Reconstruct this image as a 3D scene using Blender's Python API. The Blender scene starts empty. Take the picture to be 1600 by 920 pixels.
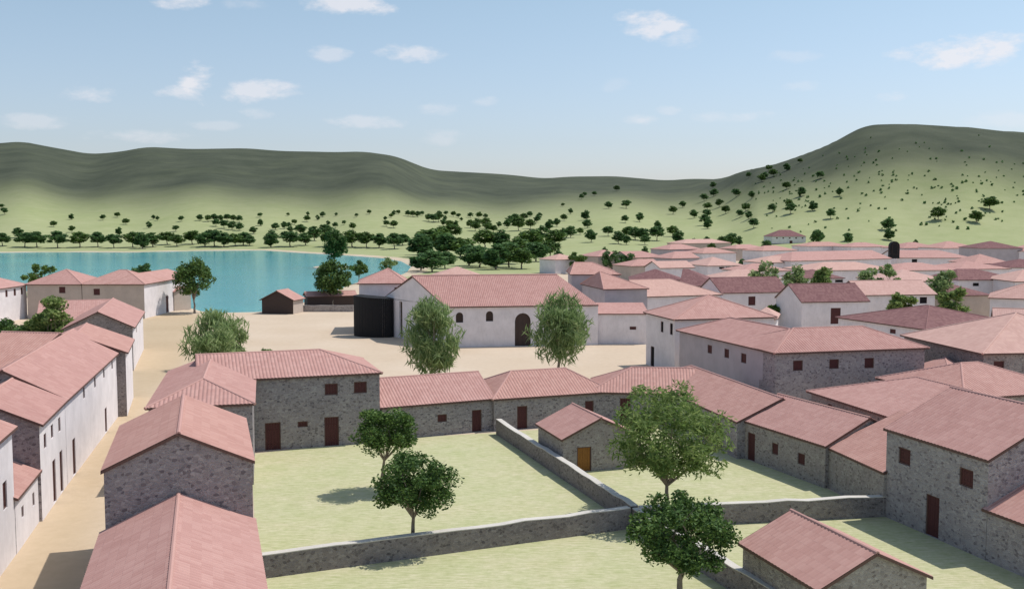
import bpy, math, random
import numpy as np
from mathutils import Vector

# ------------------------------------------------------------------ camera, sky, sun, exposure
S = bpy.context.scene
COL = S.collection
R = math.radians
F = 35.0 / 36.0 * 1600.0            # focal length in photo pixels
H = 17.2                            # eye height above the town
HOR = 343.0                         # row of the true horizon in the photo
PITCH = math.atan((460.0 - HOR) / F)
cam = bpy.data.objects.new("camera", bpy.data.cameras.new("camera"))
cam.data.lens = 35.0; cam.data.sensor_width = 36.0
cam.data.clip_start = 0.5; cam.data.clip_end = 12000.0
cam.location = (0, 0, H); cam.rotation_euler = (math.pi / 2 - PITCH, 0, 0)
COL.objects.link(cam); S.camera = cam

SUN_EL = R(61.0)
SUN_DIR = Vector((0.92 * math.cos(SUN_EL), 0.39 * math.cos(SUN_EL), math.sin(SUN_EL))).normalized()   # towards the sun
sun = bpy.data.objects.new("sun", bpy.data.lights.new("sun", 'SUN'))
sun.data.energy = 3.1; sun.data.angle = R(0.5); sun.data.color = (1.0, 0.95, 0.88)
sun.rotation_euler = SUN_DIR.to_track_quat('Z', 'Y').to_euler()
sun.location = (60, 20, 120)
COL.objects.link(sun)
S.view_settings.view_transform = 'Standard'; S.view_settings.look = 'None'
S.view_settings.gamma = 1.0; S.view_settings.use_curve_mapping = False
S.view_settings.exposure = 0.25


def ray(px, py):
    a = (px - 800.0) / F; b = (460.0 - py) / F
    return (a, math.cos(PITCH) + b * math.sin(PITCH), -math.sin(PITCH) + b * math.cos(PITCH))


def at(px, py, z=0.0):
    d = ray(px, py); t = (z - H) / d[2]
    return (d[0] * t, d[1] * t)


W = bpy.data.worlds.new("World"); S.world = W; W.use_nodes = True
nt = W.node_tree; nt.nodes.clear()


def N(t, kind, **kw):
    n = t.nodes.new(kind)
    for k, v in kw.items():
        if k.startswith('i_'):
            k = k[2:]
            n.inputs[int(k) if k.isdigit() else k].default_value = v
        else:
            setattr(n, k, v)
    return n


def mth(t, op, a, b=None, c=None, clamp=False):
    n = t.nodes.new('ShaderNodeMath'); n.operation = op; n.use_clamp = clamp
    for i, v in enumerate((a, b, c)):
        if v is None: continue
        if isinstance(v, (int, float)): n.inputs[i].default_value = v
        else: t.links.new(v, n.inputs[i])
    return n.outputs[0]


sky = N(nt, 'ShaderNodeTexSky', sky_type='NISHITA', sun_disc=False)
sky.sun_elevation = SUN_EL
sky.sun_rotation = math.atan2(SUN_DIR.x, SUN_DIR.y)
sky.air_density = 1.1; sky.dust_density = 1.0; sky.ozone_density = 2.4; sky.altitude = 50
tc = N(nt, 'ShaderNodeTexCoord')
sep = N(nt, 'ShaderNodeSeparateXYZ'); nt.links.new(tc.outputs['Generated'], sep.inputs[0])
az = mth(nt, 'ARCTAN2', sep.outputs[0], sep.outputs[1])
el = mth(nt, 'ARCSINE', sep.outputs[2])
nz = N(nt, 'ShaderNodeTexNoise', i_Scale=26.0, i_Detail=7.0, i_Roughness=0.62)
mp = N(nt, 'ShaderNodeMapping'); mp.inputs['Scale'].default_value = (1, 1, 2.2)
nt.links.new(tc.outputs['Generated'], mp.inputs[0]); nt.links.new(mp.outputs[0], nz.inputs['Vector'])
warp = mth(nt, 'SUBTRACT', nz.outputs['Fac'], 0.5)
CLOUDS = [(285, 0, 34, 12, .8), (545, 4, 60, 15, .9), (385, 8, 30, 8, .35), (515, 85, 30, 11, .6), (642, 85, 46, 11, .75),
          (305, 128, 24, 26, .95), (285, 146, 34, 11, .75), (412, 143, 56, 15, .8), (142, 148, 34, 11, .7), (60, 190, 38, 9, .5),
          (215, 213, 66, 10, .5), (345, 197, 40, 7, .4), (400, 178, 22, 8, .4), (572, 190, 52, 9, .55), (690, 172, 30, 9, .45),
          (760, 160, 18, 7, .4), (692, 216, 32, 11, .4), (1020, 37, 42, 17, .9), (1066, 62, 24, 13, .6), (1505, 80, 70, 19, .95),
          (1250, 135, 28, 8, .35), (1245, 88, 36, 9, .35), (1000, 188, 23, 8, .6), (1042, 172, 16, 6, .4), (1150, 183, 52, 8, .45),
          (1395, 151, 24, 7, .5), (1575, 186, 54, 11, .4), (960, 132, 20, 9, .25)]
dens = None
for (cx, cy, rx, ry, st) in CLOUDS:
    d = Vector(ray(cx, cy)).normalized()
    a0 = math.atan2(d.x, d.y); e0 = math.asin(d.z)
    u = mth(nt, 'MULTIPLY', mth(nt, 'SUBTRACT', az, a0), F / rx / 1.25)
    v = mth(nt, 'MULTIPLY', mth(nt, 'SUBTRACT', el, e0), F / ry / 1.25)
    q = mth(nt, 'ADD', mth(nt, 'MULTIPLY', u, u), mth(nt, 'MULTIPLY', v, v))
    q = mth(nt, 'MULTIPLY_ADD', warp, 4.2, q)
    g = mth(nt, 'MULTIPLY', mth(nt, 'SUBTRACT', 1.0, q, clamp=True), st)
    dens = g if dens is None else mth(nt, 'MAXIMUM', dens, g)
dens = mth(nt, 'POWER', dens, 1.45)
mixc = N(nt, 'ShaderNodeMixRGB'); mixc.inputs[2].default_value = (6.6, 6.4, 6.6, 1)
hsv = N(nt, 'ShaderNodeHueSaturation', i_Saturation=0.70); nt.links.new(sky.outputs[0], hsv.inputs['Color'])
tint = N(nt, 'ShaderNodeMixRGB', blend_type='MULTIPLY'); tint.inputs[0].default_value = 1.0; tint.inputs[2].default_value = (0.84, 0.93, 0.955, 1)
nt.links.new(hsv.outputs[0], tint.inputs[1])
hz = N(nt, 'ShaderNodeMixRGB'); hz.inputs[1].default_value = (0.93, 0.915, 1.05, 1); hz.inputs[2].default_value = (0.82, 0.93, 0.965, 1)
nt.links.new(mth(nt, 'MULTIPLY', el, 4.5, clamp=True), hz.inputs[0]); nt.links.new(hz.outputs[0], tint.inputs[2])
nt.links.new(mth(nt, 'MULTIPLY', dens, 0.78), mixc.inputs[0]); nt.links.new(tint.outputs[0], mixc.inputs[1])
bg = N(nt, 'ShaderNodeBackground', i_Strength=0.115); nt.links.new(mixc.outputs[0], bg.inputs[0])
wo = N(nt, 'ShaderNodeOutputWorld'); nt.links.new(bg.outputs[0], wo.inputs[0])

# ------------------------------------------------------------------ materials
MAT = {}


def material(name, rough=0.85, spec=0.25):
    m = bpy.data.materials.new(name); m.use_nodes = True
    b = m.node_tree.nodes['Principled BSDF']
    b.inputs['Roughness'].default_value = rough
    b.inputs['Specular IOR Level'].default_value = spec
    MAT[name] = m
    return m, m.node_tree, b


def ramp(t, fac, stops):
    n = t.nodes.new('ShaderNodeValToRGB')
    e = n.color_ramp.elements
    while len(e) < len(stops): e.new(0.5)
    for i, (p, c) in enumerate(stops):
        e[i].position = p; e[i].color = (*c, 1)
    t.links.new(fac, n.inputs[0])
    return n.outputs[0]


def mixrgb(t, fac, a, b, mode='MIX'):
    n = t.nodes.new('ShaderNodeMixRGB'); n.blend_type = mode
    for i, v in enumerate((fac, a, b)):
        if isinstance(v, (int, float)): n.inputs[i].default_value = v
        elif isinstance(v, tuple): n.inputs[i].default_value = (*v, 1)
        else: t.links.new(v, n.inputs[i])
    return n.outputs[0]


def noise(t, scale, detail=4.0, rough=0.55, vec=None):
    n = t.nodes.new('ShaderNodeTexNoise')
    n.inputs['Scale'].default_value = scale; n.inputs['Detail'].default_value = detail; n.inputs['Roughness'].default_value = rough
    if vec is not None: t.links.new(vec, n.inputs['Vector'])
    return n.outputs['Fac']


def coords(t, which='Object', scale=None):
    c = t.nodes.new('ShaderNodeTexCoord').outputs[which]
    if scale:
        m = t.nodes.new('ShaderNodeMapping'); m.inputs['Scale'].default_value = scale
        t.links.new(c, m.inputs[0]); c = m.outputs[0]
    return c


def bump(t, b, height, strength, dist=0.05):
    n = t.nodes.new('ShaderNodeBump'); n.inputs['Strength'].default_value = strength; n.inputs['Distance'].default_value = dist
    t.links.new(height, n.inputs['Height']); t.links.new(n.outputs[0], b.inputs['Normal'])


def m_stone(name, dark, mid, light, scale=5.2):
    m, t, b = material(name, 0.92, 0.15)
    o = coords(t, 'Object', (1, 1, 1.45))
    nzv = t.nodes.new('ShaderNodeTexNoise'); nzv.inputs['Scale'].default_value = 2.5
    t.links.new(o, nzv.inputs['Vector'])
    ov = mixrgb(t, 0.13, o, nzv.outputs['Color'])
    v = t.nodes.new('ShaderNodeTexVoronoi'); v.inputs['Scale'].default_value = scale
    t.links.new(ov, v.inputs['Vector'])
    e = t.nodes.new('ShaderNodeTexVoronoi'); e.feature = 'DISTANCE_TO_EDGE'; e.inputs['Scale'].default_value = scale
    t.links.new(ov, e.inputs['Vector'])
    sx = t.nodes.new('ShaderNodeSeparateColor'); t.links.new(v.outputs['Color'], sx.inputs[0])
    c = ramp(t, sx.outputs[0], [(0.0, dark), (0.3, mid), (0.7, mid), (1.0, light)])
    hue = mixrgb(t, mth(t, 'MULTIPLY', sx.outputs[1], 0.35), c, (0.30, 0.24, 0.22))
    mort = mth(t, 'SUBTRACT', 1.0, mth(t, 'MULTIPLY', e.outputs['Distance'], 11.0), clamp=True)
    c = mixrgb(t, mth(t, 'MULTIPLY', mort, 0.75), hue, tuple(min(1, x * 1.08) for x in light))
    big = noise(t, 0.35, 5, 0.6, o)
    c = mixrgb(t, 0.55, c, ramp(t, big, [(0.3, (0.62, 0.60, 0.62)), (0.7, (1.0, 0.99, 0.97))]), 'MULTIPLY')
    fine = noise(t, 14, 4, 0.6, o)
    c = mixrgb(t, 0.5, c, ramp(t, fine, [(0.3, (0.7, 0.7, 0.7)), (0.7, (1, 1, 1))]), 'MULTIPLY')
    t.links.new(c, b.inputs['Base Color'])
    hh = mth(t, 'ADD', mth(t, 'MINIMUM', mth(t, 'MULTIPLY', e.outputs['Distance'], 5.0), 0.6), mth(t, 'MULTIPLY', fine, 0.4))
    bump(t, b, hh, 0.7, 0.06)
    return m


m_stone('stone', (0.16, 0.145, 0.165), (0.375, 0.345, 0.36), (0.50, 0.465, 0.465), 6.2)
m_stone('stone_pale', (0.20, 0.18, 0.205), (0.45, 0.42, 0.435), (0.56, 0.525, 0.525), 6.2)
m_stone('stone_warm', (0.22, 0.195, 0.19), (0.42, 0.385, 0.365), (0.54, 0.50, 0.47), 6.4)
m_stone('stone_dark', (0.13, 0.115, 0.12), (0.30, 0.27, 0.27), (0.41, 0.375, 0.36), 6.4)


def m_plaster(name, col, stain):
    m, t, b = material(name, 0.9, 0.15)
    o = coords(t)
    n1 = noise(t, 0.6, 6, 0.62, o)
    n2 = noise(t, 5.0, 5, 0.6, coords(t, 'Object', (1, 1, 0.22)))
    c = ramp(t, n1, [(0.32, tuple(x * 0.86 for x in col)), (0.62, col)])
    c = mixrgb(t, mth(t, 'MULTIPLY', ramp(t, n2, [(0.52, (0, 0, 0)), (0.78, (1, 1, 1))]), 0.45), c, stain)
    t.links.new(c, b.inputs['Base Color'])
    bump(t, b, noise(t, 7.0, 5, 0.65, o), 0.35, 0.03)
    return m


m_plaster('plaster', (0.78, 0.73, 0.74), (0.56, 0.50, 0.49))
m_plaster('coping_stone', (0.62, 0.58, 0.53), (0.42, 0.38, 0.34))  # pale tone paints sunlight onto the tops of the yard walls
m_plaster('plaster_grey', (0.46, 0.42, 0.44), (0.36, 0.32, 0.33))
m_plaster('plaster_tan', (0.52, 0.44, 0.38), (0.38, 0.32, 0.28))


def m_roof(name, a, b_, c_):
    m, t, b = material(name, 0.88, 0.15)
    uv = t.nodes.new('ShaderNodeUVMap').outputs[0]
    sx = t.nodes.new('ShaderNodeSeparateXYZ'); t.links.new(uv, sx.inputs[0])
    fu = mth(t, 'FLOOR', mth(t, 'DIVIDE', sx.outputs[0], 0.26)); vv = mth(t, 'DIVIDE', sx.outputs[1], 0.42)
    fv = mth(t, 'FLOOR', vv)
    cmb = t.nodes.new('ShaderNodeCombineXYZ'); t.links.new(fu, cmb.inputs[0]); t.links.new(fv, cmb.inputs[1])
    wn = t.nodes.new('ShaderNodeTexWhiteNoise'); wn.noise_dimensions = '2D'; t.links.new(cmb.outputs[0], wn.inputs['Vector'])
    c = ramp(t, wn.outputs['Value'], [(0.0, a), (0.5, b_), (1.0, c_)])
    o = coords(t)
    big = noise(t, 0.45, 5, 0.6, o)
    c = mixrgb(t, 0.6, c, ramp(t, big, [(0.3, (0.86, 0.83, 0.83)), (0.7, (1, 1, 1))]), 'MULTIPLY')
    oi = t.nodes.new('ShaderNodeObjectInfo')
    c = mixrgb(t, 0.5, c, ramp(t, oi.outputs['Random'], [(0, (0.86, 0.80, 0.80)), (0.5, (1, 1, 1)), (1, (1.0, 0.97, 0.90))]), 'MULTIPLY')
    t.links.new(c, b.inputs['Base Color'])
    step = mth(t, 'SUBTRACT', 1.0, mth(t, 'FRACT', vv))
    arch = mth(t, 'ABSOLUTE', mth(t, 'SINE', mth(t, 'MULTIPLY', sx.outputs[0], math.pi / 0.26)))
    bump(t, b, mth(t, 'ADD', mth(t, 'MULTIPLY', step, 0.5), mth(t, 'MULTIPLY', arch, 0.6)), 0.45, 0.05)
    return m


m_roof('roof', (0.475, 0.268, 0.236), (0.505, 0.292, 0.258), (0.535, 0.32, 0.282))
m_roof('roof_pale', (0.54, 0.335, 0.29), (0.57, 0.36, 0.315), (0.60, 0.39, 0.335))
m_roof('roof_dark', (0.19, 0.092, 0.095), (0.225, 0.115, 0.115), (0.26, 0.14, 0.135))


def m_wood(name, col):
    m, t, b = material(name, 0.7, 0.3)
    n = noise(t, 6.0, 5, 0.6, coords(t, 'Object', (6, 6, 0.6)))
    t.links.new(ramp(t, n, [(0.3, tuple(x * 0.6 for x in col)), (0.7, col)]), b.inputs['Base Color'])
    bump(t, b, n, 0.3, 0.01)
    return m


m_wood('shutter_wood', (0.105, 0.034, 0.034))
m_wood('frame_wood', (0.16, 0.09, 0.075))
m_wood('orange_wood', (0.36, 0.155, 0.035))
m_wood('dark_timber', (0.075, 0.05, 0.042))
m_wood('black_timber', (0.011, 0.011, 0.013))

m, t, b = material('void', 0.9, 0.1); b.inputs['Base Color'].default_value = (0.02, 0.018, 0.02, 1)


def m_leaf(name, a, b_, c_, trans=0.25):
    m, t, b = material(name, 0.6, 0.25)
    g = t.nodes.new('ShaderNodeNewGeometry')
    o = coords(t)
    n = noise(t, 0.9, 3, 0.5, o)
    f = mth(t, 'ADD', mth(t, 'MULTIPLY', g.outputs['Random Per Island'], 0.6), mth(t, 'MULTIPLY', n, 0.5))
    oi = t.nodes.new('ShaderNodeObjectInfo')
    f = mth(t, 'ADD', f, mth(t, 'MULTIPLY', oi.outputs['Random'], 0.16))
    c = ramp(t, f, [(0.25, a), (0.55, b_), (1.0, c_)])
    t.links.new(c, b.inputs['Base Color'])
    tr = t.nodes.new('ShaderNodeBsdfTranslucent')
    t.links.new(c, tr.inputs[0])
    ms = t.nodes.new('ShaderNodeMixShader'); ms.inputs[0].default_value = trans
    out = t.nodes['Material Output']
    t.links.new(b.outputs[0], ms.inputs[1]); t.links.new(tr.outputs[0], ms.inputs[2]); t.links.new(ms.outputs[0], out.inputs[0])
    return m


m_leaf('leaf_dark', (0.033, 0.074, 0.02), (0.072, 0.14, 0.034), (0.18, 0.275, 0.065))
m_leaf('leaf_far', (0.045, 0.10, 0.036), (0.08, 0.165, 0.055), (0.15, 0.255, 0.085), 0.4)
m_leaf('leaf_light', (0.075, 0.13, 0.032), (0.155, 0.235, 0.065), (0.34, 0.415, 0.15), 0.48)
m_leaf('leaf_grey', (0.105, 0.175, 0.06), (0.215, 0.31, 0.115), (0.41, 0.49, 0.24), 0.5)
m, t, b = material('bark', 0.95, 0.1)
n = noise(t, 5.0, 5, 0.6, coords(t, 'Object', (2, 2, 0.5)))
t.links.new(ramp(t, n, [(0.3, (0.16, 0.125, 0.095)), (0.7, (0.38, 0.32, 0.26))]), b.inputs['Base Color'])

# grass sheets of the yards: pale dry grass with fine mowing streaks
m, t, b = material('yard_grass', 0.95, 0.1)
o = coords(t)
n1 = noise(t, 0.16, 5, 0.6, o); n2 = noise(t, 3.0, 6, 0.7, o); n3 = noise(t, 5.0, 8, 0.7, coords(t, 'Object', (0.22, 1.7, 1)))
c = ramp(t, n2, [(0.28, (0.53, 0.505, 0.345)), (0.5, (0.60, 0.56, 0.40)), (0.75, (0.66, 0.605, 0.45))])
c = mixrgb(t, 0.7, c, ramp(t, n1, [(0.3, (0.88, 0.92, 0.80)), (0.55, (1.0, 0.98, 0.95)), (0.75, (1.0, 0.94, 0.90))]), 'MULTIPLY')
c = mixrgb(t, 0.6, c, ramp(t, noise(t, 0.7, 6, 0.7, o), [(0.35, (0.86, 0.92, 0.78)), (0.6, (1, 1, 1))]), 'MULTIPLY')
c = mixrgb(t, 0.6, c, ramp(t, noise(t, 22.0, 4, 0.7, o), [(0.36, (0.80, 0.84, 0.70)), (0.6, (1, 1, 1))]), 'MULTIPLY')
c = mixrgb(t, 0.9, c, ramp(t, n3, [(0.36, (0.70, 0.75, 0.60)), (0.58, (1, 1, 1))]), 'MULTIPLY')
c = mixrgb(t, 0.4, c, ramp(t, noise(t, 2.2, 7, 0.7, coords(t, 'Object', (0.5, 2.4, 1))), [(0.38, (0.78, 0.82, 0.68)), (0.56, (1, 1, 1))]), 'MULTIPLY')
t.links.new(c, b.inputs['Base Color'])
bump(t, b, mth(t, 'ADD', n3, n2), 0.25, 0.04)

# terrain: attribute-driven ground kinds (trodden sand, meadow, hill scrub, lake bed)
m, t, b = material('terrain', 0.95, 0.1)
o = coords(t)


def attr(t, nm):
    a = t.nodes.new('ShaderNodeAttribute'); a.attribute_name = nm
    return a.outputs['Fac']


s1 = noise(t, 0.06, 6, 0.6, o); s2 = noise(t, 1.4, 6, 0.7, o)
sand = mixrgb(t, 0.6, mixrgb(t, attr(t, 'road'), ramp(t, s1, [(0.3, (0.56, 0.44, 0.325)), (0.7, (0.63, 0.515, 0.405))]), ramp(t, s1, [(0.3, (0.49, 0.375, 0.25)), (0.7, (0.56, 0.435, 0.30))])), ramp(t, s2, [(0.3, (0.84, 0.83, 0.80)), (0.7, (1, 1, 1))]), 'MULTIPLY')
g1 = noise(t, 0.012, 6, 0.6, o); g2 = noise(t, 0.09, 6, 0.7, o)
mead = mixrgb(t, 0.7, ramp(t, g1, [(0.3, (0.325, 0.35, 0.175)), (0.7, (0.40, 0.41, 0.225))]), ramp(t, g2, [(0.3, (0.76, 0.82, 0.70)), (0.7, (1, 1, 1))]), 'MULTIPLY')
h1 = noise(t, 0.02, 7, 0.65, o)
scrub = ramp(t, h1, [(0.3, (0.050, 0.060, 0.040)), (0.7, (0.088, 0.098, 0.066))])
hm = mth(t, 'ADD', attr(t, 'scrub'), mth(t, 'MULTIPLY', mth(t, 'SUBTRACT', g1, 0.5), 0.35), clamp=True)
c = mixrgb(t, hm, mead, scrub)
sm = mth(t, 'MULTIPLY', mth(t, 'SUBTRACT', mth(t, 'MULTIPLY_ADD', mth(t, 'SUBTRACT', g2, 0.5), 0.7, attr(t, 'sand')), 0.25), 2.0, clamp=True)
c = mixrgb(t, sm, c, sand)
t.links.new(c, b.inputs['Base Color'])
bump(t, b, mth(t, 'ADD', s2, mth(t, 'MULTIPLY', g2, 2.0)), 0.3, 0.08)

m, t, b = material('lake_water', 0.12, 0.5)
b.inputs['IOR'].default_value = 1.33
n = noise(t, 0.02, 4, 0.5, coords(t))
t.links.new(ramp(t, n, [(0.3, (0.014, 0.29, 0.335)), (0.7, (0.03, 0.38, 0.41))]), b.inputs['Base Color'])
wv = noise(t, 0.55, 5, 0.65, coords(t, 'Object', (0.35, 1.2, 1)))
bump(t, b, wv, 0.35, 0.25)


# ------------------------------------------------------------------ helpers
def tag(o, label=None, cat=None, group=None, kind=None):
    if label: o['label'] = label
    if cat: o['category'] = cat
    if group: o['group'] = group
    if kind: o['kind'] = kind
    return o


def empty(name, loc, label, cat, group=None):
    o = bpy.data.objects.new(name, None); COL.objects.link(o)
    o.location = loc; o.empty_display_size = 0.5
    return tag(o, label, cat, group)


class MB:
    """collects polygons in world space; build() makes one mesh object relative to an origin"""
    def __init__(s): s.v = []; s.f = []; s.m = []; s.uv = []

    def poly(s, pts, mat=0, uv=None):
        i = len(s.v); s.v.extend(tuple(p) for p in pts); s.f.append(tuple(range(i, i + len(pts)))); s.m.append(mat)
        s.uv.append(uv)

    def box(s, o, ex, ey, ez, mat=0):
        o = Vector(o); ex = Vector(ex); ey = Vector(ey); ez = Vector(ez)
        c = [o, o + ex, o + ex + ey, o + ey]; d = [p + ez for p in c]
        s.poly(c[::-1], mat); s.poly(d, mat)
        for k in range(4):
            j = (k + 1) % 4
            s.poly([c[k], c[j], d[j], d[k]], mat)

    def tube(s, a, b_, ra, rb, n=6, mat=0, caps=False):
        a = Vector(a); b_ = Vector(b_); d = (b_ - a).normalized()
        x = d.orthogonal().normalized(); y = d.cross(x)
        r0 = [a + (x * math.cos(k * 2 * math.pi / n) + y * math.sin(k * 2 * math.pi / n)) * ra for k in range(n)]
        r1 = [b_ + (x * math.cos(k * 2 * math.pi / n) + y * math.sin(k * 2 * math.pi / n)) * rb for k in range(n)]
        for k in range(n):
            j = (k + 1) % n
            s.poly([r0[k], r0[j], r1[j], r1[k]], mat)
        if caps:
            s.poly(r0[::-1], mat); s.poly(r1, mat)

    def mesh(s, name, mats, origin=(0, 0, 0)):
        me = bpy.data.meshes.new(name)
        ox, oy, oz = origin
        me.from_pydata([(x - ox, y - oy, z - oz) for x, y, z in s.v], [], s.f)
        for mm in mats: me.materials.append(MAT[mm])
        me.polygons.foreach_set('material_index', s.m)
        if any(u is not None for u in s.uv):
            l = me.uv_layers.new(name='UVMap'); k = 0; flat = []
            for f, u in zip(s.f, s.uv):
                if u is None: u = [(0, 0)] * len(f)
                for q in u: flat.extend(q)
            l.data.foreach_set('uv', flat)
        me.update()
        return me

    def build(s, name, mats, parent=None, origin=(0, 0, 0)):
        o = bpy.data.objects.new(name, s.mesh(name, mats, origin)); COL.objects.link(o)
        if parent is not None: o.parent = parent
        else: o.location = origin
        return o


# ------------------------------------------------------------------ ground, lake, hills
SKY_X = [-400, 0, 40, 90, 145, 190, 235, 300, 390, 440, 520, 570, 620, 655, 675, 740, 800, 850, 890, 960, 1040, 1080, 1125, 1160, 1200, 1240, 1290, 1320, 1350, 1400, 1500, 1560, 1600, 2000]
SKY_Y = [236, 227, 223, 233, 243, 240, 233, 235, 234, 238, 241, 239, 246, 260, 267, 271, 275, 280, 277, 276, 283, 280, 281, 267, 260, 247, 228, 211, 197, 195, 200, 206, 209, 225]
LAKE = [at(*p) for p in [(-900, 394), (-300, 394), (0, 393.5), (120, 392.5), (200, 393), (330, 390.5), (420, 390), (480, 394), (520, 396), (570, 399), (610, 402), (640, 407), (657, 415),
                         (652, 424), (640, 429), (575, 440), (545, 452), (500, 470), (470, 480), (440, 485), (400, 488), (340, 489), (290, 486), (268, 480), (180, 462), (40, 455), (-100, 455), (-900, 455)]]
ROAD = [at(*p) for p in [(-150, 1100), (-60, 970), (0, 893), (184, 657), (215, 540), (226, 496), (262, 490), (310, 492), (290, 560), (215, 650), (150, 815), (110, 1100)]]
TOWN = [at(*p) for p in [(-1500, 470), (-100, 462), (40, 462), (180, 468), (268, 486), (330, 492), (400, 491), (470, 485), (545, 458), (640, 438), (750, 434), (850, 428), (885, 410), (930, 400), (1000, 396), (1200, 395), (1400, 395), (1700, 395), (2600, 395)]] + [(900, -200), (-900, -200)]


def sdf(px, py, poly):
    """signed distance, positive inside"""
    d = np.full(px.shape, 1e9); ins = np.zeros(px.shape, bool)
    n = len(poly)
    for i in range(n):
        ax, ay = poly[i]; bx, by = poly[(i + 1) % n]
        ex, ey = bx - ax, by - ay
        tt = np.clip(((px - ax) * ex + (py - ay) * ey) / (ex * ex + ey * ey + 1e-9), 0, 1)
        d = np.minimum(d, np.hypot(px - ax - tt * ex, py - ay - tt * ey))
        c = ((ay > py) != (by > py)) & (px < (bx - ax) * (py - ay) / ((by - ay) + 1e-12) + ax)
        ins ^= c
    return np.where(ins, d, -d)


def sstep(a, b_, x):
    tt = np.clip((x - a) / (b_ - a), 0, 1)
    return tt * tt * (3 - 2 * tt)


SPIT = at(521, 416)


def terrain(x, y):
    x = np.asarray(x, float); y = np.asarray(y, float)
    yy = np.maximum(y, 1.0)
    px = np.clip(800 + F * x / yy, -400, 2000)
    sy = sum(np.interp(px + o_, SKY_X, SKY_Y) for o_ in (-12, 0, 12)) / 3.0
    r2 = np.interp(px, [-400, 600, 720, 900, 1080, 1180, 1300, 2000], [1650, 1650, 2050, 2150, 1900, 1150, 1000, 950])
    r0 = np.interp(px, [-400, 500, 800, 1000, 1200, 2000], [575, 575, 520, 520, 545, 545])
    zt = H + (HOR - sy) / F * r2
    tt = np.clip((yy - r0) / (r2 - r0), 0, 1)
    a = np.interp(px, [-400, 600, 900, 1100, 1250, 2000], [0.30, 0.30, 0.5, 0.5, 0.55, 0.55])
    frac = a * tt + (1 - a) * tt * tt * (3 - 2 * tt)
    fold = (np.sin(px * 0.021 + 3.5 * tt) + 0.6 * np.sin(px * 0.047 - 5.0 * tt + 1.3)) * 0.022 * np.sin(np.pi * tt) ** 1.2
    z = zt * (frac + fold * np.where(tt > 0, 1, 0))
    over = np.maximum(yy - r2, 0)
    z = z - over * 0.10 - over ** 2 * 2e-5
    z = np.where(y < 5, 0, np.maximum(z, -40))
    li = np.maximum(sdf(x, y, LAKE), -1e9)
    isl = (np.hypot((x - SPIT[0]) / 1.5, y - SPIT[1]) - 4.0) * 3
    li = np.minimum(li, isl)
    z = np.where(li > 0, -2.2 * sstep(0, 14, li), z)
    scrub = sstep(np.interp(px, [800, 1150], [.09, .12]), np.interp(px, [800, 1150], [.44, .76]), frac) * np.where(y > 400, 1, 0)
    sand = np.clip(sstep(-7, 5, sdf(x, y, TOWN)) + sstep(-6, -1, li) * 0.7, 0, 1)
    return z, scrub, sand, sstep(-2.5, 1.5, sdf(x, y, ROAD))


ang = np.concatenate([np.radians(np.linspace(-170, -42, 20)), np.radians(np.linspace(-40, 40, 381)), np.radians(np.linspace(42, 170, 20))])
rad = np.concatenate([[3.0, 8, 15, 22, 28, 34, 40, 46, 52, 58, 64, 70, 77, 84, 92, 100, 110, 120], np.geomspace(130, 4200, 270), [5200, 6500]])
AA, RR = np.meshgrid(ang, rad)
X, Y = np.sin(AA) * RR, np.cos(AA) * RR
Z, SC, SA, RO = terrain(X, Y)
nr, na = X.shape
me = bpy.data.meshes.new('ground')
vs = np.stack([X, Y, Z], -1).reshape(-1, 3)
fs = []
for i in range(nr - 1):
    for j in range(na):
        k = (j + 1) % na
        fs.append((i * na + j, i * na + k, (i + 1) * na + k, (i + 1) * na + j)[::-1])
fs.append(tuple(range(na))[::-1])
me.from_pydata(vs.tolist(), [], fs)
for nm, arr in (('scrub', SC), ('sand', SA), ('road', RO)):
    at_ = me.attributes.new(nm, 'FLOAT', 'POINT'); at_.data.foreach_set('value', arr.reshape(-1).astype(np.float32))
me.materials.append(MAT['terrain'])
me.polygons.foreach_set('use_smooth', [True] * len(me.polygons))
ground = bpy.data.objects.new('ground', me); COL.objects.link(ground); tag(ground, kind='structure')

mb = MB(); ls = [Vector((x, y, -0.35)) for x, y in LAKE]
xs = [p.x for p in ls]; ys = [p.y for p in ls]
mb.poly([(min(xs) - 5, min(ys) - 5, -.35), (max(xs) + 5, min(ys) - 5, -.35), (max(xs) + 5, max(ys) + 5, -.35), (min(xs) - 5, max(ys) + 5, -.35)])
tag(mb.build('lake_water', ['lake_water']), kind='structure')


def hit(px, py):
    """where the view ray through a photo pixel meets the terrain"""
    d = np.array(ray(px, py)); n = math.hypot(d[0], d[1]); d = d / d[1]
    ts = np.geomspace(120, 2400, 1500)
    z = terrain(d[0] * ts, ts)[0]
    g = (H + d[2] * ts) <= z
    k = int(np.argmax(g)) if g.any() else len(ts) - 1
    return (d[0] * ts[k], ts[k], float(z[k]))


# grass of the walled yards
mb = MB()
yard = [at(*p) for p in [(392, 709), (500, 697), (600, 686), (770, 676), (960, 663), (1040, 655), (1155, 709), (1290, 762), (1390, 810), (1620, 905)]] + [(40, 36), (40, 15), (-11.5, 15), (-11.6, 44), (-14.5, 55)]
mb.poly([(x, y, 0.006) for x, y in yard])
tag(mb.build('yard_lawn', ['yard_grass']), kind='structure')


# ------------------------------------------------------------------ houses
def v3(p, z): return Vector((p[0], p[1], z))


def corners(A, B, Wd):
    A = Vector((A[0], A[1], 0)); B = Vector((B[0], B[1], 0))
    u = (B - A); L = u.length; u.normalize()
    n = Vector((-u.y, u.x, 0))
    return A, B, B + n * Wd, A + n * Wd, L


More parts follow.
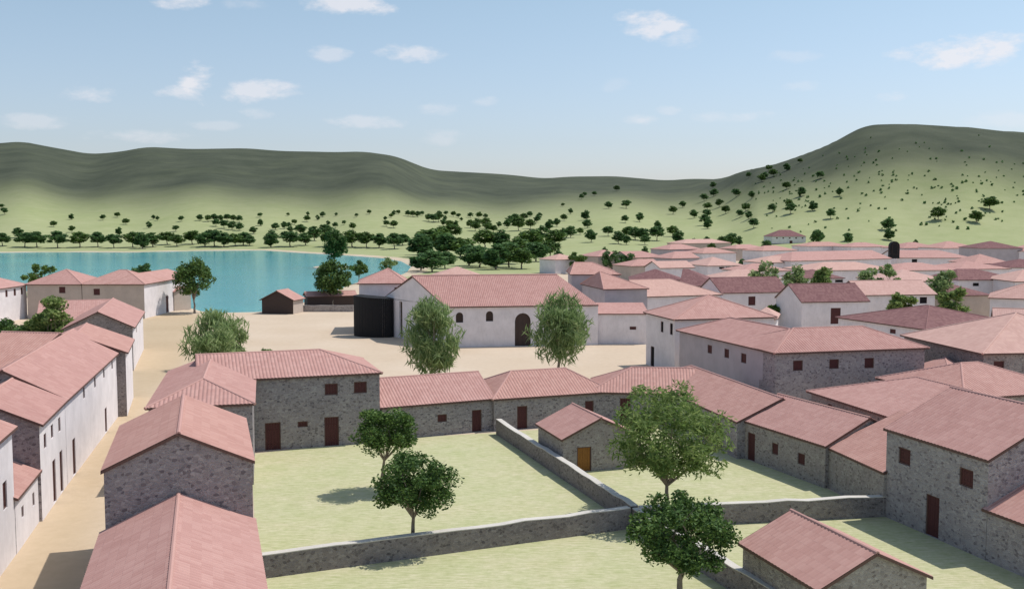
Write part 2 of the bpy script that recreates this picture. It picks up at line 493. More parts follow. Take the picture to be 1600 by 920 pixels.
def wall_face(mb, p, q, h, holes, mat, rec=0.15):
    """wall rectangle p-q with real rectangular or arched openings; returns nothing"""
    u = (q - p); L = u.length; u = u / L
    inn = Vector((-u.y, u.x, 0))
    P = lambda s, z, d=0.0: p + u * s + Vector((0, 0, z)) + inn * d
    S_ = sorted({0.0, L, *[a for h_ in holes for a in h_[:2]]}); Z_ = sorted({0.0, h, *[a for h_ in holes for a in h_[2:4]]})
    for i in range(len(S_) - 1):
        for j in range(len(Z_) - 1):
            sm_, zm = (S_[i] + S_[i + 1]) / 2, (Z_[j] + Z_[j + 1]) / 2
            if any(a < sm_ < b_ and c < zm < d for a, b_, c, d, *_ in holes): continue
            mb.poly([P(S_[i], Z_[j]), P(S_[i + 1], Z_[j]), P(S_[i + 1], Z_[j + 1]), P(S_[i], Z_[j + 1])], mat)
    for a, b_, c, d, arch in holes:
        mb.poly([P(a, c), P(a, c, rec), P(a, d, rec), P(a, d)], mat)
        mb.poly([P(b_, c, rec), P(b_, c), P(b_, d), P(b_, d, rec)], mat)
        mb.poly([P(a, c), P(b_, c), P(b_, c, rec), P(a, c, rec)], mat)
        if not arch:
            mb.poly([P(a, d, rec), P(b_, d, rec), P(b_, d), P(a, d)], mat)
        else:
            r = (b_ - a) / 2; cx = (a + b_) / 2; zc = d - r; n = 8
            arc = [(cx - r * math.cos(math.pi * k / n), zc + r * math.sin(math.pi * k / n)) for k in range(n + 1)]
            hf = n // 2
            mb.poly([P(a, d)] + [P(s, z) for s, z in arc[:hf + 1]], mat)
            mb.poly([P(b_, d)] + [P(s, z) for s, z in arc[hf:]][::-1], mat)
            for k in range(n):
                mb.poly([P(*arc[k]), P(*arc[k + 1]), P(*arc[k + 1], rec), P(*arc[k], rec)], mat)


def opening(parent, org, p, q, hole, kind, near, wood):
    a, b_, c, d, arch = hole
    u = (q - p).normalized(); inn = Vector((-u.y, u.x, 0)); up = Vector((0, 0, 1))
    P = lambda s, z, dd: p + u * s + up * z + inn * dd
    w, h = b_ - a, d - c
    if arch or not near:
        mb = MB(); mb.box(P(a + .003, c + .003, .11), u * (w - .006), inn * 0.05, up * (h - .006))
        if arch:
            r = 0.05
            mb.box(P((a + b_) / 2 - r / 2, c + .003, .09), u * r, inn * .02, up * (h - .01))
        mb.build('door' if kind == 'd' else 'window', ['void' if arch else wood], parent, org)
        return
    fr = MB(); t_ = 0.07
    fr.box(P(a + .002, c + .002, .06), u * t_, inn * .08, up * (h - .004)); fr.box(P(b_ - t_ - .002, c + .002, .06), u * t_, inn * .08, up * (h - .004))
    fr.box(P(a + t_ + .002, d - t_ - .002, .06), u * (w - 2 * t_ - .004), inn * .08, up * t_)
    if kind == 'w': fr.box(P(a + t_ + .002, c + .002, .06), u * (w - 2 * t_ - .004), inn * .08, up * t_)
    lb = MB()
    z0 = c + (t_ + .004 if kind == 'w' else .004); hh = d - t_ - .004 - z0
    n = max(2, int(round((w - 2 * t_) / 0.2))); bw = (w - 2 * t_) / n
    for k in range(n):
        lb.box(P(a + t_ + k * bw + .006, z0, .10 + .004 * (k % 2)), u * (bw - .012), inn * .03, up * hh)
    for zz in (z0 + hh * .2, z0 + hh * .75):
        lb.box(P(a + t_ + .01, zz, .085), u * (w - 2 * t_ - .02), inn * .012, up * .08)
    if kind == 'd':
        o = lb.build('door', [wood], parent, org)
        fr.build('door_frame', ['frame_wood'], o, (0, 0, 0)) if False else _child(fr, 'door_frame', 'frame_wood', o, org)
    else:
        o = fr.build('window', ['frame_wood'], parent, org)
        _child(lb, 'shutter', wood, o, org)


def _child(mb, name, mat, parent, org):
    return mb.build(name, [mat], parent, org)


def roof_polys(A, B, Wd, he, rd):
    """top faces (world, eave edge first), plus shared ridge edges"""
    A, B, C, D, L = corners(A, B, Wd)
    if rd.get('across'): A, B, C, D = B, C, D, A; L, Wd = Wd, L
    u = (B - A).normalized(); n = Vector((-u.y, u.x, 0))
    o = rd.get('o', 0.3); tp = math.tan(R(rd.get('pitch', 22))); th = 0.14
    hA, hB = rd.get('hipA', 0), rd.get('hipB', 0)
    z0 = he + th - o * tp
    P = lambda s, t_, z: A + u * s + n * t_ + Vector((0, 0, z))
    if rd.get('mono'):
        z1 = z0 + (Wd + 2 * o) * tp
        return [[P(-o, -o, z0), P(L + o, -o, z0), P(L + o, Wd + o, z1), P(-o, Wd + o, z1)]], [], th
    half = Wd / 2 + o; zr = z0 + half * tp
    sa = -o + half * hA; sb = L + o - half * hB
    if sa > sb: sa = sb = (sa + sb) / 2
    m_ = Wd / 2
    ps = [[P(-o, -o, z0), P(L + o, -o, z0), P(sb, m_, zr), P(sa, m_, zr)], [P(L + o, Wd + o, z0), P(-o, Wd + o, z0), P(sa, m_, zr), P(sb, m_, zr)]]
    ed = [(P(sa, m_, zr), P(sb, m_, zr))]
    if hA:
        ps.append([P(-o, Wd + o, z0), P(-o, -o, z0), P(sa, m_, zr)])
        ed += [(P(-o, -o, z0), P(sa, m_, zr)), (P(-o, Wd + o, z0), P(sa, m_, zr))]
    if hB:
        ps.append([P(L + o, -o, z0), P(L + o, Wd + o, z0), P(sb, m_, zr)])
        ed += [(P(L + o, -o, z0), P(sb, m_, zr)), (P(L + o, Wd + o, z0), P(sb, m_, zr))]
    if sb - sa < 0.05:
        ps = [[q for i, q in enumerate(p_) if i < 3] for p_ in ps]; ed = ed[1:]
    return ps, ed, th


def roof_face(mb, pts, corr, th):
    e0, e1 = pts[0], pts[1]
    u = (e1 - e0); L = u.length; u = u / L
    nrm = (pts[1] - pts[0]).cross(pts[-1] - pts[0]).normalized()
    v = nrm.cross(u)
    uv = [((p - e0).dot(u), (p - e0).dot(v)) for p in pts]
    if not corr:
        mb.poly(pts, 0, uv); return
    us = [a for a, _ in uv]; u0, u1 = min(us), max(us)

    def span(x):
        vs = []
        for (xa, ya), (xb, yb) in zip(uv, uv[1:] + uv[:1]):
            if abs(xb - xa) < 1e-6: continue
            f = (x - xa) / (xb - xa)
            if -1e-6 <= f <= 1 + 1e-6: vs.append(ya + (yb - ya) * f)
        return (min(vs), max(max(vs), min(vs) + .001)) if vs else (0, .001)
    per = 0.26; n = max(4, int((u1 - u0) / per * 4))
    prev = None
    for k in range(n + 1):
        uu = u0 + (u1 - u0) * k / n; va, vm = span(min(max(uu, u0 + 1e-4), u1 - 1e-4))
        hgt = 0.04 * abs(math.sin(math.pi * uu / per)) - 0.012
        c = e0 + u * uu + nrm * hgt; a = c + v * va; b_ = c + v * vm
        if prev: mb.poly([prev[0], a, b_, prev[1]], 0, [(prev[2], prev[3]), (uu, va), (uu, vm), (prev[2], prev[4])])
        prev = (a, b_, uu, va, vm)


def roof_slab(mb, ps, th, corr):
    key = lambda p: (round(p.x, 2), round(p.y, 2), round(p.z, 2))
    cnt = {}
    for p in ps:
        for i in range(len(p)):
            k = frozenset((key(p[i]), key(p[(i + 1) % len(p)]))); cnt[k] = cnt.get(k, 0) + 1
    dn = Vector((0, 0, -th))
    for p in ps:
        roof_face(mb, p, corr, th)
        mb.poly([q + dn for q in reversed(p)], 1)
        for i in range(len(p)):
            a, b_ = p[i], p[(i + 1) % len(p)]
            if cnt[frozenset((key(a), key(b_)))] == 1:
                mb.poly([a + dn, b_ + dn, b_, a], 1)


def house(name, label, blocks, near=True, roof='roof', group=None, cat='house', wood='shutter_wood', base=0.0):
    """blocks: dicts A,B (front wall, left to right as seen), W depth, he eave height, rd roof dict, walls (front,right,back,left), ops"""
    b0 = blocks[0]
    A, B, C, D, L = corners(b0['A'], b0['B'], b0['W'])
    org = tuple((A + C) / 2); org = (org[0], org[1], base)
    root = empty(name, org, label, cat, group)
    wm = MB(); rm = MB(); cap = MB(); mats = []
    tmp = []
    for bi, bk in enumerate(blocks):
        he = bk['he']; rd = bk.get('rd', {})
        A, B, C, D, L = corners(bk['A'], bk['B'], bk['W'])
        for q in (A, B, C, D): q.z = base
        Q = [A, B, C, D]; fn = ['front', 'right', 'back', 'left']
        wl = bk.get('walls', 'stone')
        if isinstance(wl, str): wl = (wl,) * 4
        ops = bk.get('ops', [])
        for k in range(4):
            p, q = Q[k], Q[(k + 1) % 4]; Lk = (q - p).length
            if wl[k] not in mats: mats.append(wl[k])
            mi = mats.index(wl[k]); holes = []; kinds = []
            for op in ops:
                if op[0] != fn[k]: continue
                _, px, yt, yb, wd, kind = op[:6]
                u = (q - p).normalized(); nn = Vector((u.y, -u.x, 0))
                res = []
                for py in (yt, yb):
                    d = Vector(ray(px, py)); tt = (p - Vector((0, 0, H))).dot(nn) / d.dot(nn)
                    X_ = Vector((0, 0, H)) + d * tt; res.append(((X_ - p).dot(u), X_.z - base))
                s = res[0][0]; z1 = min(res[0][1], he - 0.12); zb = max(res[1][1], 0.02)
                if kind == 'd': zb = 0.02 if zb < 1.0 else zb
                if s - wd / 2 < 0.1 or s + wd / 2 > Lk - 0.1 or z1 - zb < 0.25:
                    s = min(max(s, wd / 2 + 0.12), Lk - wd / 2 - 0.12)
                    if z1 - zb < 0.25: print('BAD OPENING', label, op, s, Lk, z1, zb); continue
                if any(a < s + wd / 2 + .05 and b_ > s - wd / 2 - .05 and c < z1 and d > zb for a, b_, c, d, _ in holes): print('OVERLAP', label, op); continue
                holes.append((s - wd / 2, s + wd / 2, zb, z1, len(op) > 6)); kinds.append(kind)
            wall_face(wm, p, q, he, holes, mi)
            for hl, kd in zip(holes, kinds): tmp.append((p, q, hl, kd, bk.get('wood', wood)))
        # gables
        tp = math.tan(R(rd.get('pitch', 22)))
        if rd.get('mono'):
            hz_ = Vector((0, 0, he)); top = Vector((0, 0, he + bk['W'] * tp))
            wm.poly([B + hz_, C + hz_, C + top], mats.index(wl[1])); wm.poly([D + hz_, A + hz_, D + top], mats.index(wl[3]))
            wm.poly([C + hz_, D + hz_, D + top, C + top], mats.index(wl[2]))
        else:
            Wd = L if rd.get('across') else bk['W']
            E = [(D, A, 3), (B, C, 1)] if not rd.get('across') else [(A, B, 0), (C, D, 2)]
            for (p, q, k), hp in zip(E, (rd.get('hipA', 0), rd.get('hipB', 0))):
                if hp: continue
                wm.poly([p + Vector((0, 0, he)), q + Vector((0, 0, he)), (p + q) / 2 + Vector((0, 0, he + Wd / 2 * tp))], mats.index(wl[k]))
        ps, ed, th = roof_polys(bk['A'], bk['B'], bk['W'], he + base, rd)
        roof_slab(rm, ps, th, near and A.y < 92)
        if near:
            for a, b_ in ed: cap.tube(a - Vector((0, 0, .03)), b_ - Vector((0, 0, .03)), .10, .10, 8, 0, True)
    wm.build('wall', mats, root, org)
    ro = rm.build('roof', [roof, 'frame_wood'], root, org)
    if near and cap.f: cap.build('ridge_tiles', [roof], ro, org)
    for p, q, hl, kd, wd_ in tmp: opening(root, org, p, q, hl, kd, near, wd_)
    return root


def lerp(a, b_, t_): return (a[0] + (b_[0] - a[0]) * t_, a[1] + (b_[1] - a[1]) * t_)


def blk(a, b_, he, Wd, walls='stone', ops=(), **rd):
    return dict(A=at(a[0], a[1], he), B=at(b_[0], b_[1], he), he=he, W=Wd, walls=walls, ops=list(ops), rd=rd)


# --- foreground row on the right of the road
n1 = blk((162, 738), (394, 722), 6.3, 9.8, across=1, pitch=24.5, o=.12)
house('stone_house', 'tall rough stone house with camera-facing blank gable, just behind the nearest roof', [n1])
A, B, C, D, L = corners(n1['A'], n1['B'], 1)
back = (A - D) * 14.0
n0 = dict(A=tuple((A + back + (A - B) * .02)[:2]), B=tuple((B + back)[:2]), he=3.6, W=13.93, walls='stone', ops=[], rd=dict(across=1, pitch=24, o=.12))
house('stone_house', 'nearest house, big pink tiled roof cut off by the bottom edge of the photo', [n0])
n3 = blk((312, 597), (593, 583), 5.4, 8.0, ops=[('front', 517.5, 599, 617, 1.0, 'w'), ('front', 563, 596, 614, 1.0, 'w'), ('front', 426, 660, 705, 1.15, 'd'), ('front', 473, 658, 667, .75, 'w'), ('front', 518, 651, 696, 1.1, 'd')], pitch=19, hipB=1, hipA=0, o=.2)
n2 = blk((232, 638), (394, 631), 5.3, 15.5, across=1, pitch=20, hipA=1, hipB=0, o=.2)
house('stone_house', 'two storey stone house with two brown doors facing the lawn and an L-shaped roof', [n3, n2])

house('row_house', 'low stone house left in the row behind the lawn, beside the two storey house', [
    blk((597, 637), (770, 623), 2.6, 7.0, 'stone', [('front', 691, 647, 659, .8, 'w'), ('front', 745, 640, 676, .85, 'd')], pitch=25, o=.2)], group='low stone row houses around the yards')
house('row_house', 'low hip-roofed stone house mid-row where the yard wall meets it', [
    blk((772, 624), (955, 612), 2.6, 7.0, 'stone', [('front', 816, 634, 668, .9, 'd'), ('front', 921, 626, 655, .8, 'd')], pitch=24, hipA=.8, hipB=.8, o=.2)], group='low stone row houses around the yards')
house('row_house', 'low stone house at the inner row corner behind the tall pale tree', [
    blk((922, 612.6), (1085, 616), 2.62, 7.0, 'stone', [('front', 977, 622, 655, .9, 'd')], pitch=24, hipA=1, o=.2),
    blk((1000, 593), (1152, 661), 2.6, 7.0, 'stone', [('front', 1124, 658, 690, .9, 'd')], pitch=24, hipA=1, o=.09)], group='low stone row houses around the yards')
house('row_house', 'low stone row house with one tall door and two small windows', [
    blk((1154, 656), (1290, 699), 2.65, 7.0, 'stone_warm', [('front', 1174, 676, 713, .9, 'd'), ('front', 1211, 692, 710, .7, 'w'), ('front', 1252, 708, 726, .75, 'w')], pitch=24, o=.09)], group='low stone row houses around the yards')
house('lean_to', 'low single-pitch roofed stone building joining the right row to the tall house', [
    blk((1291, 700), (1381, 741), 2.5, 5.2, 'stone_warm', [], mono=1, pitch=22, o=.06)], group='low stone row houses around the yards')
r7 = blk((1386, 671), (1545, 720), 5.1, 9.0, 'stone_pale', [('front', 1413.5, 700, 726, 1.0, 'w'), ('front', 1510, 732, 761, 1.0, 'w'), ('front', 1457.5, 774, 836, 1.05, 'd')], pitch=25, o=.15)
house('stone_house', 'tall two storey stone house at right edge with brown door and two shuttered windows', [r7])
A, B, C, D, L = corners(r7['A'], r7['B'], 9)
u = (B - A).normalized(); nn = Vector((-u.y, u.x, 0)); q0 = B + u * .03
house('lean_to', 'low lean-to roof against the gable of the tall house, cut by the right edge', [
    dict(A=tuple(q0[:2]), B=tuple((q0 + u * 9)[:2]), he=2.6, W=7.0, walls='stone_pale', ops=[], rd=dict(pitch=24, o=.2))])
house('stone_house', 'low stone house with wide hip roof and two tiny windows behind the right row', [
    blk((1268, 612), (1404, 655), 3.6, 11.0, 'stone_warm', [('front', 1297, 631, 637, .6, 'w'), ('front', 1341, 645, 652, .6, 'w')], pitch=17, hipA=1, hipB=0)], roof='roof')
house('stone_house', 'stone house with greenish wall and pink hip roof at right edge, above the tall house', [
    blk((1508, 622), (1680, 611), 3.6, 10.0, 'stone_warm', [('front', 1598, 636, 646, .8, 'w')], pitch=19, hipA=.8, hipB=1)])
house('stone_house', 'house whose pink roof peak stands right of the long stone house, wall hidden', [
    blk((1446, 592), (1520, 596), 3.6, 9.0, 'stone_warm', [], across=1, pitch=20, hipA=.9)])

# --- two yard sheds
house('shed', 'small stone shed with orange wooden door standing against the yard wall', [
    blk((841, 663), (880, 687), 2.3, 5.4, 'stone_warm', [('right', 913, 698, 741, 1.05, 'd')], pitch=25, o=.18)], wood='orange_wood', cat='shed')
house('shed', 'small stone shed with pink gable roof at the bottom right in the front yard', [
    blk((1161, 850), (1280, 922), 2.3, 5.2, 'stone_warm', [], pitch=25, o=.18)], cat='shed')

# --- left side of the road
house('street_house', 'white street house cut off by the left edge at the bottom', [
    blk((-41, 718), (18, 668), 6.6, 7.0, ('plaster', 'stone', 'stone', 'stone'), [('front', 7, 752, 797, .8, 'w')], pitch=25, o=.25)], group='white houses along the left of the road')
house('street_house', 'low white street house with small red roof between two taller white houses', [
    blk((23, 779), (59, 736), 2.9, 6.0, ('plaster', 'stone', 'stone', 'stone'), [('front', 35, 790, 809, .5, 'w'), ('front', 52, 769, 791, .5, 'w')], pitch=25, o=.2)], group='white houses along the left of the road')
house('street_house', 'white street house with stone side wall and three tall doors below three windows', [
    blk((61, 663), (101, 624), 5.6, 6.0, ('plaster', 'stone', 'stone', 'stone'), [('front', 70, 677, 701, .7, 'w'), ('front', 81, 663, 685, .7, 'w'), ('front', 92.5, 652, 675, .7, 'w'),
         ('front', 84, 718, 770, .95, 'd'), ('front', 95, 704, 756, .95, 'd')], pitch=25, o=.25)], group='white houses along the left of the road')
house('street_house', 'long white street house with pale pink roof, its windows close under the eave', [
    blk((101.3, 623.5), (184, 549), 5.62, 7.2, ('plaster', 'stone', 'stone', 'stone'), [('front', 131, 604, 623, .7, 'w'), ('front', 148, 587, 606, .7, 'w'), ('front', 162, 573, 591, .7, 'w'), ('front', 175, 563, 577, .7, 'w'),
         ('front', 115, 685, 731, 1.0, 'd'), ('front', 165, 637, 674, 1.0, 'd')], pitch=28, o=.25)], group='white houses along the left of the road')
house('street_house', 'street house set forward of its long white neighbour, narrow stone side showing', [
    blk((196, 551), (206, 531), 5.6, 8.0, ('plaster', 'stone', 'stone', 'stone_dark'), [], pitch=22, o=.25)], group='white houses along the left of the road')
house('back_house', 'house with shaded ribbed pink roof behind the long white street house', [
    blk((-60, 575), (28, 578), 5.4, 10.0, 'stone', [], pitch=24, o=.25)])
house('street_house', 'street house with dark stone gable facing the viewer, behind the forward house', [
    blk((207, 511), (223, 487), 5.0, 7.2, ('plaster', 'stone', 'stone', 'stone_dark'), [('front', 213, 510, 520, .9, 'w'), ('front', 219, 498, 506, .9, 'w')], pitch=26, o=.3)], group='white houses along the left of the road')
house('back_house', 'low house with broad pink roof below the two grey lakeside houses', [
    blk((60, 503), (178, 499), 4.4, 13.0, 'stone', [], pitch=17)])
house('lakeside_house', 'grey lakeside house with hip roof and one dark window, left of the corner house', [
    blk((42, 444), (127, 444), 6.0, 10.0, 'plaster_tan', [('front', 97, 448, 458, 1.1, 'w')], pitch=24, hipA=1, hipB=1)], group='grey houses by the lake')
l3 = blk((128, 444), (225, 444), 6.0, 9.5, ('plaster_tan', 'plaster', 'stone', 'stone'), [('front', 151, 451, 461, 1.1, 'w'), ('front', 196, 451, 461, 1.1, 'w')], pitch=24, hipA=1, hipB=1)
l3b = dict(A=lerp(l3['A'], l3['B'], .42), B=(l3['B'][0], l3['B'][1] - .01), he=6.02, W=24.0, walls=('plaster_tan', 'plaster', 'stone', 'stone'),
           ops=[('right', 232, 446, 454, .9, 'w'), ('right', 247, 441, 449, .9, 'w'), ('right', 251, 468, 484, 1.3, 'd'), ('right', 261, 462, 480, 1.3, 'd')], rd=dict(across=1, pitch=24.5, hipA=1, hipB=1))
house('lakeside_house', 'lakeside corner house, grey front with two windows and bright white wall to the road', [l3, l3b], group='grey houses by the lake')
house('street_house', 'white house at the left edge by the lake with three small windows', [
    blk((-30, 455), (41, 445), 5.8, 9.0, 'plaster', [('front', 10, 453, 464, .8, 'w'), ('front', 23, 451, 462, .8, 'w'), ('front', 34, 449, 460, .8, 'w')], pitch=22, hipA=1, hipB=1)])
house('lakeside_house', 'small tan lakeside house at the end of the road beside a round tree', [
    blk((272, 456), (298, 454), 3.6, 9.0, 'plaster_tan', [], across=1, pitch=22)], group='grey houses by the lake')

# --- lake edge
house('hut', 'dark timber hut with gable to the viewer standing alone on the lake shore', [
    blk((409, 467.8), (458, 468.6), 2.6, 4.6, ('dark_timber', 'plaster_tan', 'dark_timber', 'dark_timber'), [], across=1, pitch=27, o=.35)], cat='hut')
house('low_shed', 'long low shed with pink roof behind the dark wall by the lake', [
    blk((480, 463.5), (556, 461.5), 2.0, 4.0, 'dark_timber', [], pitch=20)], cat='shed')


def wall(name, label, pts, h, th_, mat='stone_dark', sunlit_top=True, group=None, seg=1.2):
    rng = random.Random(hash(label) % 1000 if False else len(label) * 7 + int(abs(pts[0][0]) * 10))
    mb = MB(); cp = MB()
    for i in range(len(pts) - 1):
        a = Vector((*pts[i], 0)); b_ = Vector((*pts[i + 1], 0)); u = (b_ - a); L = u.length; u.normalize()
        nrm = Vector((-u.y, u.x, 0)) * th_
        n = max(1, int(L / seg)); hs = [h + rng.uniform(-.05, .05) for _ in range(n + 1)]
        js = [rng.uniform(-.025, .025) for _ in range(n + 1)]
        up = lambda z: Vector((0, 0, z))
        for k in range(n):
            p = a + u * (L * k / n) + nrm * js[k]; q = a + u * (L * (k + 1) / n) + nrm * js[k + 1]
            mb.poly([p, q, q + up(hs[k + 1]), p + up(hs[k])]); mb.poly([q + nrm, p + nrm, p + nrm + up(hs[k]), q + nrm + up(hs[k + 1])])
            mb.poly([p + up(hs[k]), q + up(hs[k + 1]), q + nrm + up(hs[k + 1]), p + nrm + up(hs[k])])
            if sunlit_top:  # added cap slab, paler than the wall so its top looks sunlit
                e = nrm.normalized() * .01; c = .045
                P0, Q0, Q1, P1 = p - e, q - e, q + nrm + e, p + nrm + e
                lo = [P0 + up(hs[k] + .003), Q0 + up(hs[k + 1] + .003), Q1 + up(hs[k + 1] + .003), P1 + up(hs[k] + .003)]
                hi = [x + up(c) for x in lo]
                cp.poly(hi); cp.poly(lo[::-1]); cp.poly([lo[0], lo[1], hi[1], hi[0]]); cp.poly([lo[2], lo[3], hi[3], hi[2]])
                cp.poly([lo[1], lo[2], hi[2], hi[1]]); cp.poly([lo[3], lo[0], hi[0], hi[3]])
        mb.poly([a + nrm, a, a + up(hs[0]), a + nrm + up(hs[0])]); mb.poly([b_, b_ + nrm, b_ + nrm + up(hs[n]), b_ + up(hs[n])])
    org = (pts[0][0], pts[0][1], 0)
    o = mb.build(name, [mat], None, org); tag(o, label, 'wall', group)
    if sunlit_top: cp.build('coping', ['coping_stone'], o, org)
    return o


X0 = at(985, 826)
G = 'stone walls dividing the yards'
wall('yard_wall', 'long stone wall across the front of the lawn, from nearest houses to wall crossing', [at(402, 905), X0], 1.15, .42, 'stone_dark', group=G)
w2a = at(775, 655, 1.2); w2b = at(988, 793, 1.2)
wall('yard_wall', 'stone wall running back from the crossing past the small shed to the row houses', [w2a, (w2b[0], w2b[1] + .5)], 1.15, .42, 'stone_dark', group=G)
wall('yard_wall', 'stone wall with bright top from crossing to the tall house at right', [(X0[0] + .55, X0[1] + .05), at(1389, 775, 1.2)], 1.15, .42, 'stone_dark', group=G)
w4 = at(1180, 906, 1.2); d4 = ((w4[0] - X0[0]), (w4[1] - X0[1]))
wall('yard_wall', 'stone wall running down from the crossing behind the near dark tree to the front shed', [(X0[0] + .1, X0[1] - .06), (X0[0] + d4[0] * 1.35, X0[1] + d4[1] * 1.35)], 1.15, .42, 'stone_dark', group=G)
wall('shore_wall', 'low stone wall between the timber hut and the church porch', [at(459, 487), at(552, 487)], 1.2, .5, 'stone_warm', False)

# --- the church and its neighbours round the square
CA = at(700, 543); CB = at(934, 538.5)
du = (Vector((*CB, 0)) - Vector((*CA, 0))).normalized(); dn = Vector((-du.y, du.x, 0))
cA, cB = Vector((*CA, 0)), Vector((*CB, 0)); cD = Vector((-19.2, 148.2, 0)); cC = cB + (cD - cA)
he_, hr_ = 5.5, 9.1
cm = (cA + cD) / 2; rm_ = cm; rE = (cB + cC) / 2
org = tuple((cA + cC) / 2)
root = empty('church', org, 'long white church with pink roof, arched windows and arched doorway on the square', 'church')
wm = MB(); holes = []


def proj(p, q, px, py):
    u = (q - p).normalized(); n_ = Vector((u.y, -u.x, 0)); d = Vector(ray(px, py))
    tt = (p - Vector((0, 0, H))).dot(n_) / d.dot(n_); X_ = Vector((0, 0, H)) + d * tt
    return (X_ - p).dot(u), X_.z


for (px, yt, yb, wd) in ((718, 488, 504, 1.0), (765, 486, 502, 1.0), (817, 489, 541, 2.2)):
    s, zt_ = proj(cA, cB, px, yt); zb = max(0.02, proj(cA, cB, px, yb)[1])
    holes.append((s - wd / 2, s + wd / 2, zb, min(zt_, 5.3), True))
wall_face(wm, cA, cB, he_, holes, 0, .35)
for hl, nm in zip(holes, ('window', 'window', 'door')):
    p_ = lambda s, z, d_: cA + du * s + Vector((0, 0, z)) + dn * d_
    b_ = MB(); b_.box(p_(hl[0] - .02, hl[2], .30), du * (hl[1] - hl[0] + .04), dn * .06, Vector((0, 0, hl[3] - hl[2])))
    for k in range(1, 4): b_.box(p_(hl[0] + (hl[1] - hl[0]) * k / 4 - .03, hl[2], .26), du * .06, dn * .035, Vector((0, 0, hl[3] - hl[2] - .1)))
    b_.build(nm, ['dark_timber'], root, org)
up = Vector((0, 0, 1))
fh = []
for (px, yt, yb, wd) in ((626, 460, 531, 0.9), (641, 456, 470, 1.1)):
    s, zt_ = proj(cD, cA, px, yt); zb = max(0.02, proj(cD, cA, px, yb)[1]); fh.append((s - wd / 2, s + wd / 2, zb if zb > 1 else .02, min(zt_, 5.35), False))
wall_face(wm, cD, cA, he_, fh, 0, .3)
fu = (cA - cD).normalized(); fnrm = Vector((-fu.y, fu.x, 0))
for hl, nm in zip(fh, ('door', 'window')):
    b_ = MB(); b_.box(cD + fu * hl[0] + up * hl[2] + fnrm * .26, fu * (hl[1] - hl[0]), fnrm * .06, up * (hl[3] - hl[2])); b_.build(nm, ['dark_timber'], root, org)
wm.poly([cD + up * he_, cA + up * he_, cm + up * hr_]); wm.poly([cB, cC, cC + up * he_, rE + up * hr_, cB + up * he_]); wm.poly([cC, cD, cD + up * he_, cC + up * he_])
wm.build('wall', ['plaster'], root, org)
rmb = MB(); th = .16; o_ = .3
e0 = cA - dn * o_ + up * (he_ + th - .12); e1 = cB - dn * o_ + up * (he_ + th - .12)
f0 = cD + dn * o_ + up * (he_ + th - .12); f1 = cC + dn * o_ + up * (he_ + th - .12)
g0 = rm_ + up * (hr_ + th) - du * .3; g1 = rE + up * (hr_ + th)
mid0 = e0.lerp(g0, .5); mid1 = e1.lerp(g1, .5)
roof_slab(rmb, [[e0 - du * .3, e1, g1, g0], [f1, f0, g0, g1]], th, True)
ro = rmb.build('roof', ['roof', 'frame_wood'], root, org)
cp_ = MB(); cp_.tube(g0, g1, .15, .15, 8, 0, True); cp_.build('ridge_tiles', ['roof'], ro, org)
# choir and transept, higher than the nave, and a low vestry in front
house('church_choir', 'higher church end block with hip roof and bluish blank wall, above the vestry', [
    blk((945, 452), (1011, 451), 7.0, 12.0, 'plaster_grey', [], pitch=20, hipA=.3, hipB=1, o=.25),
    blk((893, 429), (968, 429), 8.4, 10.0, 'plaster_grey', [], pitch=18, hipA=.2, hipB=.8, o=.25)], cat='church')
house('vestry', 'low vestry with one small dark window between the church and the white corner house', [
    blk((932, 491), (1012, 491), 4.15, 6.5, 'plaster', [('front', 989, 510, 515, .9, 'w')], mono=1, pitch=8, o=.2)], cat='church')
G1A = at(556, 443, 7.4); G1B = at(632, 441, 7.4)
house('parish_house', 'white house with hip roof behind the black porch at the lake end of the church', [
    blk((561, 443), (634, 442.5), 7.55, 10.0, 'plaster', [('front', 621, 449, 456, .9, 'w')], pitch=21, hipA=1, hipB=.7)])
# black porch
pa = at(553, 524.5); pb = at(612, 527)
pA, pB = Vector((*pa, 0)), Vector((*pb, 0)); pu = (pB - pA).normalized(); pn = Vector((-pu.y, pu.x, 0)); pl = (pB - pA).length
root = empty('porch', tuple((pA + pB) / 2), 'big black round-fronted porch standing before the white house by the church', 'porch')
org = tuple((pA + pB) / 2)
def arc(f, d=0.0): return pA + pu * (pl * f) - pn * ((1.15 + d) * math.sin(math.pi * f) ** .8 + d * .2)


mb = MB(); nb = 22
for k in range(nb):
    a_, b_ = arc(k / nb), arc((k + 1) / nb); q = b_ - a_; inn_ = Vector((-q.y, q.x, 0)).normalized()
    mb.box(a_ + q * .02 + inn_ * (.012 * (k % 2)), q * .96, inn_ * .1, up * (5.9 - .35 * k / nb))
mb.box(pA + pn * .1, pu * .12, pn * 1.6, up * 5.85); mb.box(pB - pu * .12 + pn * .1, pu * .12, pn * 1.6, up * 5.5)
mb.build('boarding', ['black_timber'], root, org)
mb = MB()
q = [arc(k / 22, .15) + up * (5.93 - .35 * k / 22) for k in range(23)] + [pB + pn * 1.9 + up * 5.6, pA + pn * 1.9 + up * 5.95]
mb.poly([x + up * .1 for x in q]); mb.poly(q[::-1])
for k in range(len(q)):
    a_, b_ = q[k], q[(k + 1) % len(q)]; mb.poly([a_, b_, b_ + up * .1, a_ + up * .1])
mb.build('roof', ['black_timber'], root, org)

